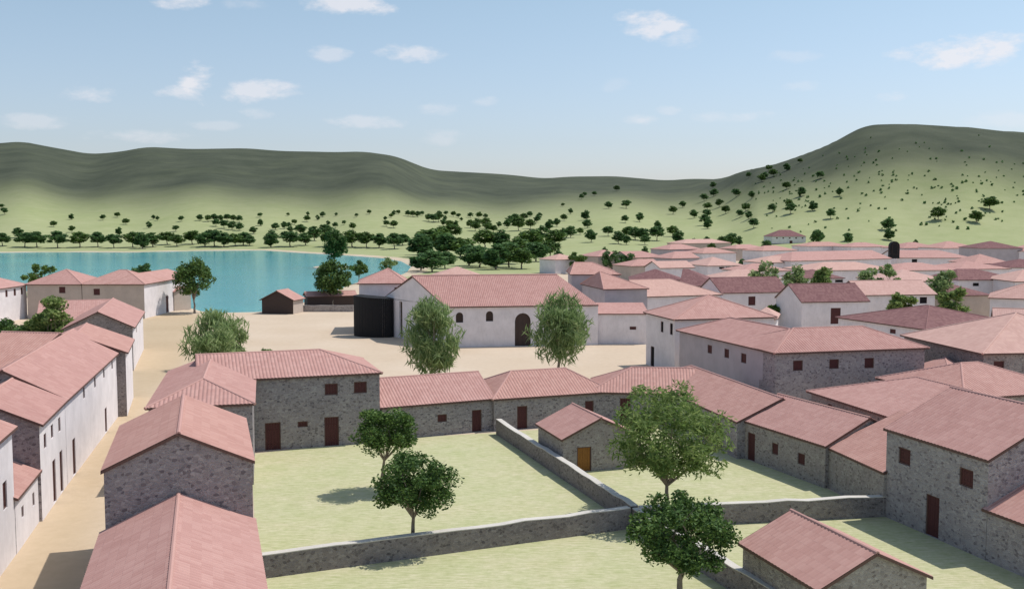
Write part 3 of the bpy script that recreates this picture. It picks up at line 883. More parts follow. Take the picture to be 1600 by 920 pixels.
# --- right side: town houses behind the row
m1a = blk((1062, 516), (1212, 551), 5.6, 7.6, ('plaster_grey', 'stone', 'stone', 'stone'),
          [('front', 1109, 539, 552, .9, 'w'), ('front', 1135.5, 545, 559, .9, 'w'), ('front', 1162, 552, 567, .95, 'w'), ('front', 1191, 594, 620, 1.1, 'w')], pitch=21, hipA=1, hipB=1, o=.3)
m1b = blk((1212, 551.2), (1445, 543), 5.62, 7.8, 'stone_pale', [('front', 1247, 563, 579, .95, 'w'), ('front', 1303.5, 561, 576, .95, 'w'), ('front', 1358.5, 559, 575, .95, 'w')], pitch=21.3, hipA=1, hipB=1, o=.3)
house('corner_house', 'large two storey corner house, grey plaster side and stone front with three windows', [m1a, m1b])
house('corner_house', 'white corner house with tall black door and two slit windows beside the square', [
    blk((1010, 488), (1055, 499), 6.2, 12.0, 'plaster', [('front', 1034.5, 502, 519, .8, 'w'), ('front', 1049, 505, 523, .8, 'w'), ('front', 1019.5, 541, 568, 1.1, 'd'), ('right', 1147, 496, 503, .9, 'w'), ('right', 1164, 495, 501, .9, 'w')], pitch=20, hipA=1, hipB=1)], wood='void')
house('stone_house', 'dark stone house with wide pale pink hip roof at right edge, one brown window', [
    blk((1413, 524), (1537, 552), 5.5, 15.0, ('stone_dark', 'stone_warm', 'stone', 'stone'), [('right', 1561, 564, 580, 1.0, 'w')], pitch=20, hipA=1, hipB=1)], roof='roof_pale')
house('white_house', 'white house with dark maroon roof and one window, left of its gabled twin', [
    blk((1128, 458), (1232, 456), 5.0, 9.0, 'plaster', [('front', 1175, 463, 477, 1.3, 'w')], pitch=26, o=.2)], roof='roof_dark')
house('white_house', 'white house with dark maroon roof and gable to the left, dark red door', [
    blk((1253, 472), (1357, 470.5), 5.0, 9.0, 'plaster', [('front', 1306, 481, 506, 1.6, 'd')], pitch=27, o=.2)], roof='roof_dark')
house('white_house', 'wide low white house with flat maroon roof in front of the maroon gabled house', [
    blk((1310, 496), (1447, 515), 4.3, 15.0, 'plaster', [('front', 1395, 514, 521, 1.0, 'w')], pitch=14, hipA=1, hipB=1)], roof='roof_dark')
house('white_house', 'white house with bluish wall at right edge, roof slope above a dark skylight shape', [
    blk((1547, 465), (1640, 468), 5.0, 11.0, 'plaster', [], pitch=22, hipA=1)], roof='roof_pale')
house('white_house', 'house with pale pink roof at right edge just above the dark stone house', [
    blk((1556, 510), (1660, 514), 4.0, 9.0, 'plaster', [], pitch=22)], roof='roof_pale')
house('white_house', 'white house with pale salmon roof and dark doorway between two green trees', [
    blk((1350, 461), (1461, 459.5), 5.0, 9.0, 'plaster', [('front', 1443, 464, 474, 1.3, 'd')], pitch=23)], roof='roof_pale', wood='void')
house('white_house', 'white house with long maroon roof and tiny window near the right edge', [
    blk((1498, 437.5), (1593, 437), 5.0, 12.0, 'plaster', [('front', 1525, 442, 447, 1.3, 'w')], pitch=17, hipA=.5, hipB=1)], near=False, roof='roof_dark', wood='void')
house('white_house', 'house with broad salmon roof between church choir and white corner house', [
    blk((1012, 463.5), (1126, 460), 5.0, 12.0, 'plaster', [], pitch=20, hipB=1)], roof='roof_pale')
house('white_house', 'pale house peeping over the church roof ridge, beside the grove', [
    blk((680, 432.5), (753, 432), 6.0, 9.0, 'plaster', [], pitch=20, hipA=1, hipB=1)], near=False, roof='roof_pale')

# --- far roofs of the town: eave left/right in photo pixels, eave height, depth, roof kind, wall, windows
far = [
    ('long hall with pink roof left of the black arch, far across the town', (1236, 408), (1392, 404), 5.0, 16, 'roof', 'plaster', [], 16, 1, 0),
    ('long hall with pale blue wall and one window right of the black arch', (1402, 403), (1518, 403), 5.0, 15, 'roof', 'plaster', [(1429, 405, 410)], 16, 0, 1),
    ('far hip-roofed house filling the gap right of the long hall', (1522, 412), (1582, 412), 5.0, 16, 'roof', 'plaster', [], 16, 1, 1),
    ('far white house with one window at the right edge below the hill', (1566, 392), (1630, 393), 6.0, 14, 'roof', 'plaster', [(1588, 395, 403)], 16, 1, 1),
    ('far white house with a row of three windows under a salmon roof', (1106, 415.5), (1161, 414.5), 5.0, 13, 'roof_pale', 'plaster', [(1128, 417, 420), (1138, 417, 420), (1149, 416, 419)], 17, 1, 1),
    ('far house with long wall and two windows below the pink long hall', (1192, 410.5), (1272, 409.5), 4.5, 12, 'roof_pale', 'plaster', [(1205, 411, 414), (1229, 411, 414)], 15, 1, 1),
    ('dark maroon roof stretching behind the church choir', (985, 437), (1065, 437.5), 5.0, 10, 'roof_dark', 'stone', [], 20, 1, 1),
    ('dark gabled house with white verge right of the maroon roof', (1064, 446), (1122, 447), 5.0, 12, 'roof_dark', 'plaster', [], 24, 0, 1),
    ('small pale roofed house right behind the church choir', (1032, 419), (1084, 418), 5.2, 8, 'roof_pale', 'plaster', [], 20, 0, 0),
    ('small pink house nearest to the grove at the town edge', (868, 406), (906, 405), 4.5, 9, 'roof_pale', 'plaster', [], 19, 1, 1),
    ('pink house with grey wall behind the bushes, left part of the far town', (934, 401), (980, 400), 5.0, 11, 'roof', 'plaster_tan', [(950, 403, 406)], 19, 1, 1),
    ('wide salmon roof house in the left part of the far town', (984, 403), (1042, 402), 5.0, 12, 'roof', 'plaster_tan', [(1008, 404, 407)], 17, 0, 1),
    ('salmon roofed house just above the maroon roof behind the choir', (986, 416), (1034, 415), 4.8, 10, 'roof', 'plaster_tan', [], 17, 1, 0),
    ('grey walled far house between two salmon roofs at the town edge', (1046, 390), (1096, 389), 6.0, 11, 'roof', 'plaster_grey', [], 18, 1, 1),
    ('topmost pink roof of the town edge below the scattered trees', (1068, 380.5), (1142, 379.5), 5.0, 14, 'roof_pale', 'plaster_tan', [], 15, 1, 1),
    ('far house with purple grey wall facing left below the topmost roof', (1050, 404), (1092, 403), 6.0, 10, 'roof', 'plaster_grey', [], 19, 1, 0),
    ('far salmon house left of the pale palace', (1150, 389), (1198, 388), 5.0, 10, 'roof', 'plaster_tan', [(1170, 391, 394)], 17, 1, 1),
    ('far salmon roof below the pale palace', (1192, 392), (1246, 391), 5.0, 12, 'roof', 'plaster', [], 16, 1, 1),
    ('far pink roof with low wall left of the row of bushes', (1098, 396), (1150, 395), 4.8, 12, 'roof', 'plaster', [], 17, 1, 1),
    ('far pink roof at the hill foot right of the palace', (1262, 385), (1330, 384.5), 5.0, 14, 'roof', 'plaster', [], 14, 1, 1),
    ('far pink roof at the hill foot left of the black arch', (1330, 386), (1388, 385.5), 5.0, 14, 'roof', 'plaster', [], 14, 1, 1),
    ('far roof with shaded hip at the hill foot right of the black arch', (1412, 388), (1472, 387.5), 5.5, 15, 'roof', 'plaster', [(1460, 389, 392)], 16, 1, 1),
    ('far pink gable at the hill foot left of the edge house', (1474, 388), (1530, 387.5), 6.0, 15, 'roof', 'plaster', [], 18, 1, 1),
    ('far purple grey roof close to the right edge at the hill foot', (1530, 388), (1598, 388), 7.0, 16, 'roof_dark', 'plaster_grey', [], 16, 1, 1),
    ('pale roof behind the maroon roofed house and its two trees', (1128, 437), (1222, 436), 5.0, 11, 'roof_pale', 'plaster', [], 17, 1, 1),
    ('maroon roof between the two round garden trees', (1252, 435), (1318, 434.5), 5.0, 10, 'roof_dark', 'plaster', [(1318, 437, 441)], 17, 1, 1),
    ('pale wide roof right of the garden trees', (1396, 440), (1486, 439), 5.0, 14, 'roof_pale', 'plaster', [], 15, 1, 1),
    ('long pale roof in the middle of the town below the pink hall', (1268, 423), (1400, 421.5), 5.0, 14, 'roof_pale', 'plaster', [], 13, 1, 1),
    ('second long pale roof right of the middle of the town', (1400, 423), (1500, 422), 5.0, 13, 'roof', 'plaster', [], 13, 1, 1),
    ('pale roof right of the long pale roofs, above the tiny window', (1500, 421), (1578, 420), 5.0, 14, 'roof', 'plaster', [], 13, 1, 1),
    ('maroon shaded roof at the right edge in the upper town', (1578, 418), (1650, 418), 5.0, 13, 'roof_dark', 'plaster', [], 16, 1, 1),
    ('pink roof at the right edge below the shaded maroon one', (1586, 440), (1660, 440), 5.2, 12, 'roof_pale', 'plaster', [], 18, 1, 1),
    ('small pale roof behind the three-window house', (1160, 424), (1236, 423), 5.0, 11, 'roof', 'plaster', [], 15, 1, 1),
    ('pink house between white maroon house and the right garden tree', (1478, 462), (1548, 461), 4.2, 10, 'roof_dark', 'plaster_tan', [], 17, 1, 1),
    ('small pink roof tucked between white corner house and maroon house', (1178, 497), (1212, 498), 4.0, 7, 'roof_pale', 'plaster', [], 18, 1, 1),
]
for lab, a, b_, he, Wd, rf, wl, wins, pit, hA, hB in far:
    house('town_house', lab, [blk(a, b_, he, Wd, wl, [('front', x, y0, y1, 1.7, 'w') for x, y0, y1 in wins], pitch=pit, hipA=hA, hipB=hB)], near=False, roof=rf, wood='void', group='far town houses')
# pale palace at the foot of the hill
hp = hit(1232, 381)
s_ = hp[1] / F
house('palace', 'pale long palace with a row of windows at the foot of the hill', [
    dict(A=((1206 - 800) * s_, hp[1]), B=((1260 - 800) * s_, hp[1] + 2), he=11.5 * s_, W=14, walls='plaster', ops=[('front', x, 371, 373, 1.0, 'w') for x in (1214, 1224, 1234, 1244, 1254)] + [('front', 1236, 376, 380, 1.8, 'd')],
         rd=dict(pitch=27, hipA=1, hipB=1))], near=False, roof='roof_dark', wood='shutter_wood', base=hp[2])
# black arch: a bell arch block standing up from the long hall
ax, ay = at(1398, 403.3, 5.0)
ay -= 0.4; ax = (1398 - 800) / F * ay
mb = MB(); r = 1.65; hgt = 4.2; dep = 1.6
sc = ay / F; r = 7.5 * sc; z0 = 0.0; ztop = H + (HOR - 377) * sc; zc = ztop - r
prof = [(-r, 4.9), (r, 4.9)] + [(r * math.cos(math.pi * k / 12), zc + r * math.sin(math.pi * k / 12)) for k in range(13)]
mb.poly([(ax + x, ay, z) for x, z in prof]); mb.poly([(ax + x, ay + dep, z) for x, z in reversed(prof)])
for k in range(len(prof)):
    (x0, zz0), (x1, zz1) = prof[k], prof[(k + 1) % len(prof)]
    mb.poly([(ax + x1, ay, zz1), (ax + x0, ay, zz0), (ax + x0, ay + dep, zz0), (ax + x1, ay + dep, zz1)])
root = empty('bell_arch', (ax, ay, 0), 'black round-topped bell arch rising from the long pink hall', 'tower')
mb.build('frame', ['black_timber'], root, (ax, ay, 0))
mb = MB(); r2_ = r * .6
prof = [(-r2_, zc - 2.6), (r2_, zc - 2.6)] + [(r2_ * math.cos(math.pi * k / 12), zc + r2_ * math.sin(math.pi * k / 12)) for k in range(13)]
for k in range(len(prof)):
    (x0, zz0), (x1, zz1) = prof[k], prof[(k + 1) % len(prof)]
    mb.tube((ax + x0, ay - .02, zz0), (ax + x1, ay - .02, zz1), .07, .07, 5)
mb.build('moulding', ['dark_timber'], root, (ax, ay, 0))

# ------------------------------------------------------------------ trees
def leaf_cloud(rng, centers, rad, per, size, el=1.0, droop=0.0, keep=1.0):
    """leaf-sized diamonds in clumps round the centers -> arrays of verts, faces"""
    V = []; Fc = []
    for c, r_ in zip(centers, rad):
        n = int(per * rng.uniform(.75, 1.25))
        d = np.random.RandomState(rng.randrange(1 << 30))
        p = d.normal(size=(n, 3)); p /= np.linalg.norm(p, axis=1)[:, None] + 1e-9
        p *= (r_ * d.uniform(0.25, 1.0, size=(n, 1)) ** 0.6); p[:, 2] *= .8
        p += np.array(c)
        a = d.normal(size=(n, 3)); a[:, 2] = a[:, 2] * .6 - droop; a /= np.linalg.norm(a, axis=1)[:, None]
        b_ = np.cross(a, d.normal(size=(n, 3))); b_ /= np.linalg.norm(b_, axis=1)[:, None] + 1e-9
        s = size * d.uniform(.6, 1.4, size=(n, 1))
        q = np.stack([p - a * s * el, p + b_ * s * .55, p + a * s * el, p - b_ * s * .55], 1)
        base = sum(len(x) for x in V)
        V.append(q.reshape(-1, 3)); Fc.append(np.arange(n * 4).reshape(-1, 4) + base)
    return np.concatenate(V), np.concatenate(Fc)


def crown_mesh(name, rng, h0, h1, w, nclump, per, size, mat, el=1.0, droop=0., shape='round', clump=.30):
    cs = []; rs = []
    hz_ = (h1 - h0) / 2; zc = (h0 + h1) / 2; rr = w / 2
    tries = 0
    while len(cs) < nclump and tries < 9000:
        tries += 1
        p = Vector((rng.uniform(-1, 1), rng.uniform(-1, 1), rng.uniform(-1, 1)))
        l = p.length
        if l > 1 or l < (0.35 if shape != 'cone' else .1): continue
        if shape == 'round' and p.z < -0.55: continue
        if shape == 'poplar':
            k = 1.0 - .35 * max(0, p.z); p.x *= k; p.y *= k
        if shape == 'umbrella' and p.z < -.35: continue
        r_ = clump * rng.uniform(.65, 1.2) * min(rr, hz_)
        q = Vector((p.x * (rr - r_ * .6), p.y * (rr - r_ * .6), zc + p.z * (hz_ - r_ * .5)))
        cs.append(q); rs.append(r_)
    v, f = leaf_cloud(rng, [tuple(c) for c in cs], rs, per, size, el, droop)
    me = bpy.data.meshes.new(name); me.from_pydata(v.tolist(), [], f.tolist()); me.materials.append(MAT[mat])
    return me, cs


def trunk_mesh(name, rng, h0, h1, w, cs, r0, lean=(0, 0), forks=7, twig=2):
    mb = MB(); pts = []
    zf = h0 * .9
    n = 5; prev = Vector((0, 0, -.1)); pr = r0 * 1.25
    for k in range(1, n + 1):
        q = Vector((lean[0] * (k / n) + rng.uniform(-.04, .04) * w * .3, lean[1] * (k / n) + rng.uniform(-.04, .04) * w * .3, zf * k / n)); r_ = r0 * (1 - .35 * k / n)
        mb.tube(prev, q, pr, r_, 7); prev, pr = q, r_
    fork = prev
    for c in rng.sample(cs, min(forks, len(cs))):
        m_ = fork.lerp(c, .5) + Vector((rng.uniform(-.1, .1) * w, rng.uniform(-.1, .1) * w, .06 * w))
        mb.tube(fork - Vector((0, 0, .05)), m_, pr * .62, pr * .38, 6); mb.tube(m_, c, pr * .38, pr * .12, 5)
        for _ in range(twig):
            d = m_.lerp(c, rng.uniform(.2, .8)); e = d + Vector((rng.uniform(-1, 1), rng.uniform(-1, 1), rng.uniform(-.1, 1))) * w * .16
            mb.tube(d, e, pr * .2, pr * .06, 4)
    return mb.mesh(name, ['bark'])


def tree(name, label, base, h0, h1, w, mat, seed, nclump=26, per=170, size=.13, el=1., droop=0., shape='round', clump=.32, r0=.16, lean=(0, 0), group=None, cat='tree', forks=8):
    rng = random.Random(seed)
    root = empty(name, base, label, cat, group)
    cm_, cs = crown_mesh('crown', rng, h0, h1, w, nclump, per, size, mat, el, droop, shape, clump)
    c = bpy.data.objects.new('crown', cm_); COL.objects.link(c); c.parent = root; c.location = (lean[0], lean[1], 0)
    tm = trunk_mesh('trunk', rng, h0 + (h1 - h0) * .12, h1, w, [q + Vector((lean[0], lean[1], 0)) for q in cs], r0, lean, forks)
    o = bpy.data.objects.new('trunk', tm); COL.objects.link(o); o.parent = root
    return root


def gp(px, py): x, y = at(px, py); return (x, y, 0)


tree('broadleaf_tree', 'dark round tree on the lawn, the farther and upper of the two', gp(594, 768), 1.8, 5.75, 4.3, 'leaf_dark', 3, 46, 230, .085, r0=.12, lean=(.25, 0), clump=.33, forks=12)
tree('broadleaf_tree', 'nearer of two dark round lawn trees, right behind the long yard wall', gp(643, 860), 1.5, 5.4, 5.0, 'leaf_dark', 8, 54, 230, .085, r0=.13, lean=(.1, 0), clump=.33, forks=12)
tree('broadleaf_tree', 'tall pale green airy tree standing over the wall crossing', gp(1043, 806), 1.2, 8.1, 7.6, 'leaf_light', 12, 70, 125, .085, el=2.2, droop=.35, clump=.27, r0=.15, forks=22)
tree('broadleaf_tree', 'near dark dense tree with flat top in the front yard', gp(1058, 948), 1.3, 5.3, 4.9, 'leaf_dark', 21, 62, 230, .085, r0=.17, lean=(.15, 0), clump=.34, forks=12)
tree('willow_tree', 'grey green upright tree on the square in front of the church, left one', gp(675, 604), 1.2, 9.4, 6.3, 'leaf_grey', 31, 58, 80, .115, el=4.6, droop=-1.3, shape='poplar', clump=.36, r0=.18)
tree('willow_tree', 'grey green upright tree on the square before the arched doorway, right one', gp(873, 592), 1.4, 9.7, 7.6, 'leaf_grey', 37, 58, 80, .115, el=4.6, droop=-1.3, shape='poplar', clump=.36, r0=.2)
tree('willow_tree', 'wide grey green bushy tree at the road behind the L-shaped house', gp(340, 577), .4, 7.0, 8.6, 'leaf_grey', 41, 58, 80, .115, el=4.6, droop=-1.3, shape='poplar', clump=.36, r0=.18)
tree('shrub', 'low shrub sprig on the square just behind the L-shaped roof', gp(413, 566), .0, 1.9, 2.4, 'leaf_grey', 43, 10, 70, .14, el=1.7, shape='poplar', r0=.04, cat='bush')
tree('broadleaf_tree', 'round dark tree on the shore at the end of the road', gp(304, 489), 1.3, 10.3, 7.6, 'leaf_dark', 51, 60, 110, .24, r0=.22)
tree('broadleaf_tree', 'bushy tree by the lake between timber hut and black porch', gp(520, 478), .9, 9.6, 7.8, 'leaf_dark', 53, 60, 110, .24, r0=.2)
tree('broadleaf_tree', 'tall dark tree on the sand spit in the lake', gp(523, 417), 2.0, 13.6, 10.4, 'leaf_dark', 57, 56, 100, .36, r0=.25, shape='poplar')
tree('broadleaf_tree', 'round dome-shaped tree on the shore right of the bushy one', gp(561, 442), 1.0, 6.4, 5.6, 'leaf_dark', 59, 26, 110, .25, r0=.14)
tree('broadleaf_tree', 'thin bush tree at the lake behind the parish house roof', gp(607, 433), .8, 6.4, 6.4, 'leaf_grey', 61, 16, 60, .3, r0=.12, shape='poplar', el=1.6)
tree('broadleaf_tree', 'green tree behind the left grey lakeside house', gp(66, 463), 2.0, 7.6, 8.5, 'leaf_dark', 63, 24, 80, .3, r0=.2)
tree('broadleaf_tree', 'dark tree top showing behind the lakeside corner house', gp(216, 462), 2.0, 7.8, 7.5, 'leaf_far', 67, 24, 90, .3, r0=.2)
for i, (px, py, h1, w, lab) in enumerate([(77, 570, 8.6, 6.0, 'bright topped garden tree among the dark bushes at left'), (104, 566, 5.4, 4.6, 'dark garden tree right of the bright topped one'),
                                         (38, 568, 5.2, 6.0, 'dark round bush left of the bright topped garden tree'), (4, 568, 5.6, 6.0, 'dark bush cut by the left edge beside the gardens')]):
    tree('garden_tree', lab, gp(px, py), .6, h1, w, 'leaf_dark' if i else 'leaf_light', 70 + i, 28, 130, .22, r0=.15, group='garden trees behind the street houses')
gard = [(1193, 487, 9.6, 7.2, 'leaf_grey', 'left one of two grey green trees behind the maroon roofed house'), (1237, 487, 9.4, 6.8, 'leaf_grey', 'right one of two grey green trees behind the maroon roofed house'),
        (1289, 487, 8.8, 5.2, 'leaf_light', 'green tree rising behind the maroon gabled house'), (1354, 487, 9.0, 6.6, 'leaf_grey', 'left of two bushy trees beside the pale salmon roof'), (1385, 487, 9.2, 6.2, 'leaf_grey', 'right of two bushy trees beside the pale salmon roof'),
        (1475, 500, 9.2, 6.8, 'leaf_grey', 'grey green tree before the long maroon roof at right'), (1487, 521, 7.3, 4.9, 'leaf_light', 'yellow green tree just below the grey green one at right'),
        (1409, 521, 6.7, 4.2, 'leaf_light', 'round yellow green bush against the white house wall'), (1203, 515, 4.3, 3.2, 'leaf_dark', 'dark bush between the white maroon-roofed houses'),
        (955, 427, 7.4, 8.0, 'leaf_far', 'dark bushes before the pink far house left of the town'), (982, 427, 7.0, 6.4, 'leaf_far', 'small dark tree right of the bushes before the pink far house'), (903, 428, 7.4, 6.4, 'leaf_dark', 'small tree beside the first house by the grove')]
for i, (px, py, h1, w, mt, lab) in enumerate(gard):
    tree('garden_tree', lab, gp(px, py), .8, h1, w, mt, 90 + i, 22, 90, .26, el=1.4, r0=.14, group='garden trees in the town', shape='poplar' if mt == 'leaf_grey' else 'round')

# far trees: a few single-mesh kinds, copied; photo x, y of the crown centre and its radius in px
KINDS = []
for k in range(7):
    rng = random.Random(400 + k)
    mt = ['leaf_far', 'leaf_far', 'leaf_dark', 'leaf_far', 'leaf_far', 'leaf_dark', 'leaf_far'][k]
    v_me, cs = crown_mesh('far_tree', rng, .14 if k != 3 else .05, 1.0, .76 if k not in (3, 6) else .62, 30, 60, .047, mt, 1.0, 0, 'round' if k % 3 else 'poplar', .40)
    tm = trunk_mesh('tmp', rng, .3, 1.0, .7, cs, .022, forks=5, twig=0)
    n0 = len(v_me.vertices)
    vv = [tuple(v.co) for v in v_me.vertices] + [tuple(v.co) for v in tm.vertices]
    ff = [tuple(p.vertices) for p in v_me.polygons] + [tuple(i + n0 for i in p.vertices) for p in tm.polygons]
    me = bpy.data.meshes.new('far_tree'); me.from_pydata(vv, [], ff)
    me.materials.append(MAT[mt]); me.materials.append(MAT['bark'])
    me.polygons.foreach_set('material_index', [0] * len(v_me.polygons) + [1] * len(tm.polygons))
    KINDS.append(me)
zA = [(28, 560, 18), (10, 530, 12), (448, 595, 16), (335, 640, 16), (450, 672, 18), (643, 600, 15), (733, 583, 14), (787, 625, 16), (930, 645, 18), (960, 597, 12), (985, 605, 12), (1132, 607, 15), (1098, 668, 16), (1250, 600, 16), (745, 685, 22)]
clump = [(1300, 605, 18), (1340, 600, 20), (1380, 605, 18), (1420, 600, 18), (1460, 605, 18), (1495, 608, 18), (1350, 632, 20), (1400, 642, 22), (1450, 650, 22), (1495, 658, 20)]
shA = [(15, 740, 35), (115, 695, 28), (155, 740, 40), (230, 740, 42), (360, 740, 45), (500, 740, 42), (612, 740, 40), (712, 748, 38), (830, 740, 42), (890, 745, 45), (955, 740, 40), (1045, 730, 35), (1105, 745, 32), (1200, 725, 38), (1280, 740, 40), (1340, 730, 45), (1400, 740, 40), (1470, 740, 35), (1520, 735, 35), (1560, 745, 28), (1585, 680, 20)]
zB = [(25, 585, 12), (28, 630, 18), (200, 580, 9), (323, 575, 11), (318, 607, 18), (385, 600, 14), (415, 580, 14), (500, 580, 9), (628, 585, 10), (708, 565, 12), (240, 628, 14), (120, 655, 18), (175, 648, 20), (205, 650, 16), (450, 632, 12), (495, 648, 15), (550, 632, 12), (605, 655, 20), (808, 605, 12), (815, 637, 16), (860, 642, 20), (862, 570, 14), (890, 567, 12), (843, 588, 11), (950, 575, 16), (980, 577, 16), (1010, 578, 16), (1038, 573, 12), (1080, 600, 20), (1110, 605, 22), (1140, 600, 24), (1145, 575, 14), (1187, 573, 12), (1182, 605, 14), (1233, 577, 15), (1265, 588, 12), (1283, 610, 10), (1170, 630, 20), (1210, 640, 20), (1250, 640, 20), (1340, 585, 14), (1393, 585, 18), (1435, 590, 12), (1340, 640, 22), (1370, 655, 25), (1385, 630, 20), (1435, 635, 28), (1450, 660, 25), (1485, 670, 20), (1518, 643, 16), (1570, 640, 22), (1590, 620, 25)]
shB = [(95, 735, 46), (212, 735, 42), (280, 675, 28), (215, 675, 15), (310, 735, 35), (365, 700, 40), (430, 680, 30), (470, 730, 45), (600, 735, 45), (690, 740, 42), (770, 745, 40), (865, 750, 42), (915, 740, 30)]
grB = [(1035, 780, 55), (1100, 760, 60), (1150, 700, 30), (1220, 690, 34), (1180, 780, 52), (1280, 790, 45), (1430, 740, 45), (1530, 740, 45), (1100, 880, 50), (1030, 880, 42), (1180, 870, 40), (1330, 840, 50), (1400, 850, 50), (1500, 850, 60), (1580, 830, 50), (1030, 715, 20)]
grC = [(105, 750, 55), (30, 800, 50), (150, 820, 45), (240, 800, 40), (60, 860, 50), (185, 700, 35), (270, 735, 40), (-20, 850, 50)]
zC = [(40, 640, 36), (75, 595, 18), (112, 578, 14), (170, 590, 18), (115, 640, 25), (155, 610, 18), (20, 600, 20), (235, 645, 28), (280, 630, 22), (325, 600, 18), (365, 560, 16), (365, 690, 30), (320, 690, 22), (425, 685, 18), (435, 470, 14), (455, 455, 12), (515, 450, 12), (462, 585, 26), (318, 520, 9), (470, 640, 22), (495, 715, 33), (600, 685, 26), (605, 522, 18), (655, 418, 15), (713, 517, 22), (707, 610, 20), (797, 598, 25), (665, 725, 33), (720, 690, 30), (770, 700, 33), (820, 705, 33), (715, 740, 25), (830, 740, 25), (910, 650, 26), (905, 700, 38), (1003, 685, 28), (1043, 720, 33), (1007, 553, 22), (1067, 517, 18), (1138, 578, 22), (1200, 475, 20), (1260, 445, 20), (1255, 397, 16), (1295, 510, 22), (1220, 530, 20), (1218, 575, 22), (1205, 615, 28), (1225, 640, 25), (1335, 550, 22), (1400, 447, 22), (1498, 457, 20), (1460, 535, 22), (1425, 575, 20), (1478, 585, 22), (1510, 635, 26), (1560, 355, 20), (1580, 340, 18), (1478, 335, 15), (1215, 742, 20), (1308, 750, 25), (1370, 738, 33), (1420, 745, 25)]
zD = [(5, 290, 16), (33, 322, 20), (117, 285, 20), (200, 245, 12), (325, 335, 20), (115, 400, 20), (205, 440, 24), (447, 442, 22), (27, 542, 22), (130, 510, 20), (140, 545, 28), (278, 527, 26), (390, 578, 26), (752, 645, 32), (752, 705, 30), (1063, 578, 35), (1385, 512, 36), (1303, 597, 32), (310, 715, 33), (500, 722, 22)]
px_ = lambda L_, ox: [(x / 4 + ox, 190 + y / 4, r_ / 4) for x, y, r_ in L_]
ORD = ['leftmost', 'second', 'third', 'fourth', 'fifth', 'sixth', 'seventh', 'eighth', 'ninth', 'tenth', 'eleventh', 'twelfth', 'thirteenth', 'fourteenth', 'fifteenth', 'sixteenth', 'seventeenth', 'eighteenth', 'nineteenth', 'twentieth']


def ordn(i):
    if i < 20: return ORD[i]
    tens = ['', '', 'twenty', 'thirty', 'forty', 'fifty', 'sixty', 'seventy', 'eighty', 'ninety'][(i + 1) // 10]
    ones = (i + 1) % 10
    return tens[:-1] + 'ieth' if ones == 0 else tens + '-' + ['', 'first'] [ones] if ones == 1 else tens + '-' + ORD[ones - 1]


def band(pts, where, group, sunk=1.2, kinds=None, wide=1.32):
    pts = sorted(pts)
    assert len(pts) < 100
    for i, (x, y, r_) in enumerate(pts):
        rng = random.Random(int(x * 31 + y * 17))
        base = hit(x, y + r_ * sunk)
        s = base[1] / F; w = 2 * r_ * s * wide * rng.uniform(.9, 1.12); h = (2 * r_ + r_ * (sunk - 1)) * s * 1.12
        o = bpy.data.objects.new('distant_tree', rng.choice(kinds or KINDS)); COL.objects.link(o)
        o.location = (base[0], base[1], max(base[2], -.3) - .05); o.rotation_euler = (0, 0, rng.uniform(0, 6.28)); o.scale = (w / .7, w / .7, h)
        size = 'small' if r_ < 4.2 else 'mid-sized' if r_ < 7 else 'large'
        tag(o, f'{size} tree {where}, {ordn(i)} from left' if i else f'{size} tree {where}, leftmost', 'tree', group)


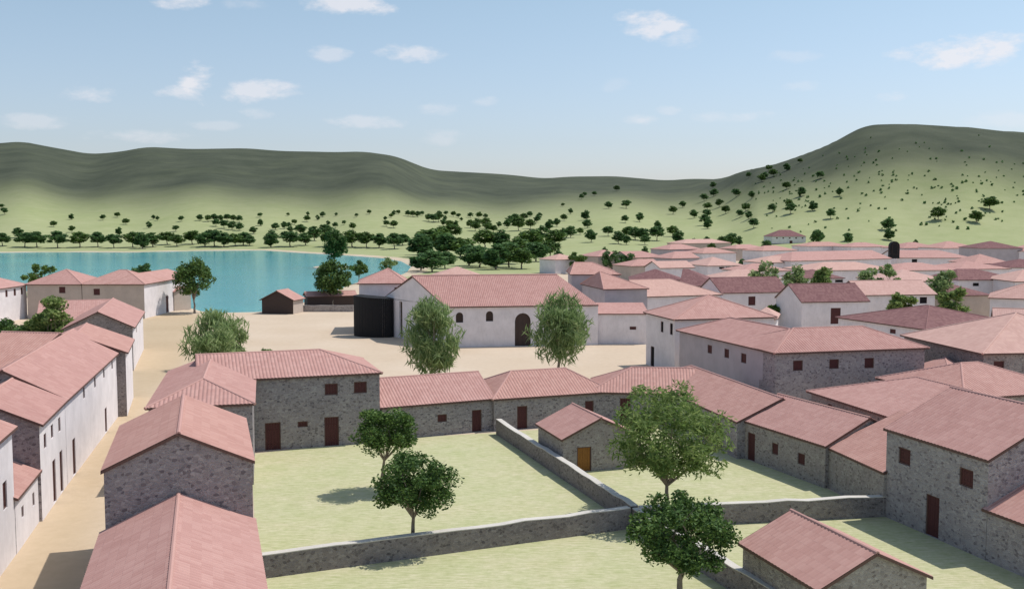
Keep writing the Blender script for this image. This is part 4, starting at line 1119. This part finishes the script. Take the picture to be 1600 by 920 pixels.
band(px_(shA, 0) + px_(shB, 400), 'along the far lake shore', 'trees along the far lake shore', 1.12, None, 1.5)
band(px_(zA, 0), 'scattered on the left meadow beyond the lake', 'scattered trees on the left meadow')
band(px_(clump, 0), 'in the compact clump beyond the lake', 'clump of trees on the meadow')
band(px_(zB, 400), 'on the meadow between clump and grove', 'scattered trees on the middle meadow')
band([(x, y, r_ * 1.22) for x, y, r_ in px_(grB, 400) + px_(grC, 800)], 'of the dense grove behind the church', 'trees of the grove behind the church', 1.0, [KINDS[k] for k in (0, 2, 3, 5)], 1.5)
band([p for p in px_(zC, 800) if p[0] < 980], 'on the slope right of the grove', 'trees on the slope right of the grove')
band([p for p in px_(zC, 800) if p[0] >= 980], 'on the left foot of the big hill', 'trees on the left foot of the hill')
band(px_(zD, 1200), 'on the face of the big right hill', 'trees on the face of the big hill')

band([(1085, 379, 5), (1128, 377, 6), (1141, 376, 6), (1276, 370, 8), (1325, 372, 6), (1290, 387, 5), (1308, 387, 5), (1345, 386, 6), (1368, 388, 5), (1008, 392, 6), (872, 399, 6), (1093, 383, 5), (1197, 384, 7), (1032, 394, 5),
      (1112, 386, 5), (1240, 397, 5), (1180, 396, 5), (1062, 398, 5), (1430, 379, 4), (1418, 386, 5), (945, 392, 5), (1320, 409, 6), (1160, 411, 5)], 'among the far town roofs', 'small trees among the far roofs', 2.0)
# dark shrubs dotted over the big hill: too many to count
rng = random.Random(5); V = []; Fc = []
rs = np.random.RandomState(4)
for k in range(300):
    px = rng.uniform(1180, 1640); py = rng.triangular(210, 375, 300)
    sk = float(np.interp(px, SKY_X, SKY_Y))
    if py < sk + 6: continue
    b0 = hit(px, py)
    if b0[1] < 560: continue
    r_ = rng.uniform(.55, 1.25)
    for j in range(10):
        d = rs.normal(size=3); d /= np.linalg.norm(d); c = np.array(b0) + d * r_ * .6 + np.array((0, 0, r_ * .6))
        a = rs.normal(size=3); a /= np.linalg.norm(a); b_ = np.cross(a, rs.normal(size=3)); b_ /= np.linalg.norm(b_)
        n = len(V); V += [tuple(c - a * r_ * .7), tuple(c + b_ * r_ * .6), tuple(c + a * r_ * .7), tuple(c - b_ * r_ * .6)]; Fc.append((n, n + 1, n + 2, n + 3))
me = bpy.data.meshes.new('hill_scrub'); me.from_pydata(V, [], Fc); me.materials.append(MAT['leaf_far'])
o = bpy.data.objects.new('hill_scrub', me); COL.objects.link(o); tag(o, 'small dark shrubs dotted over the face of the big hill', 'shrubs', kind='stuff')
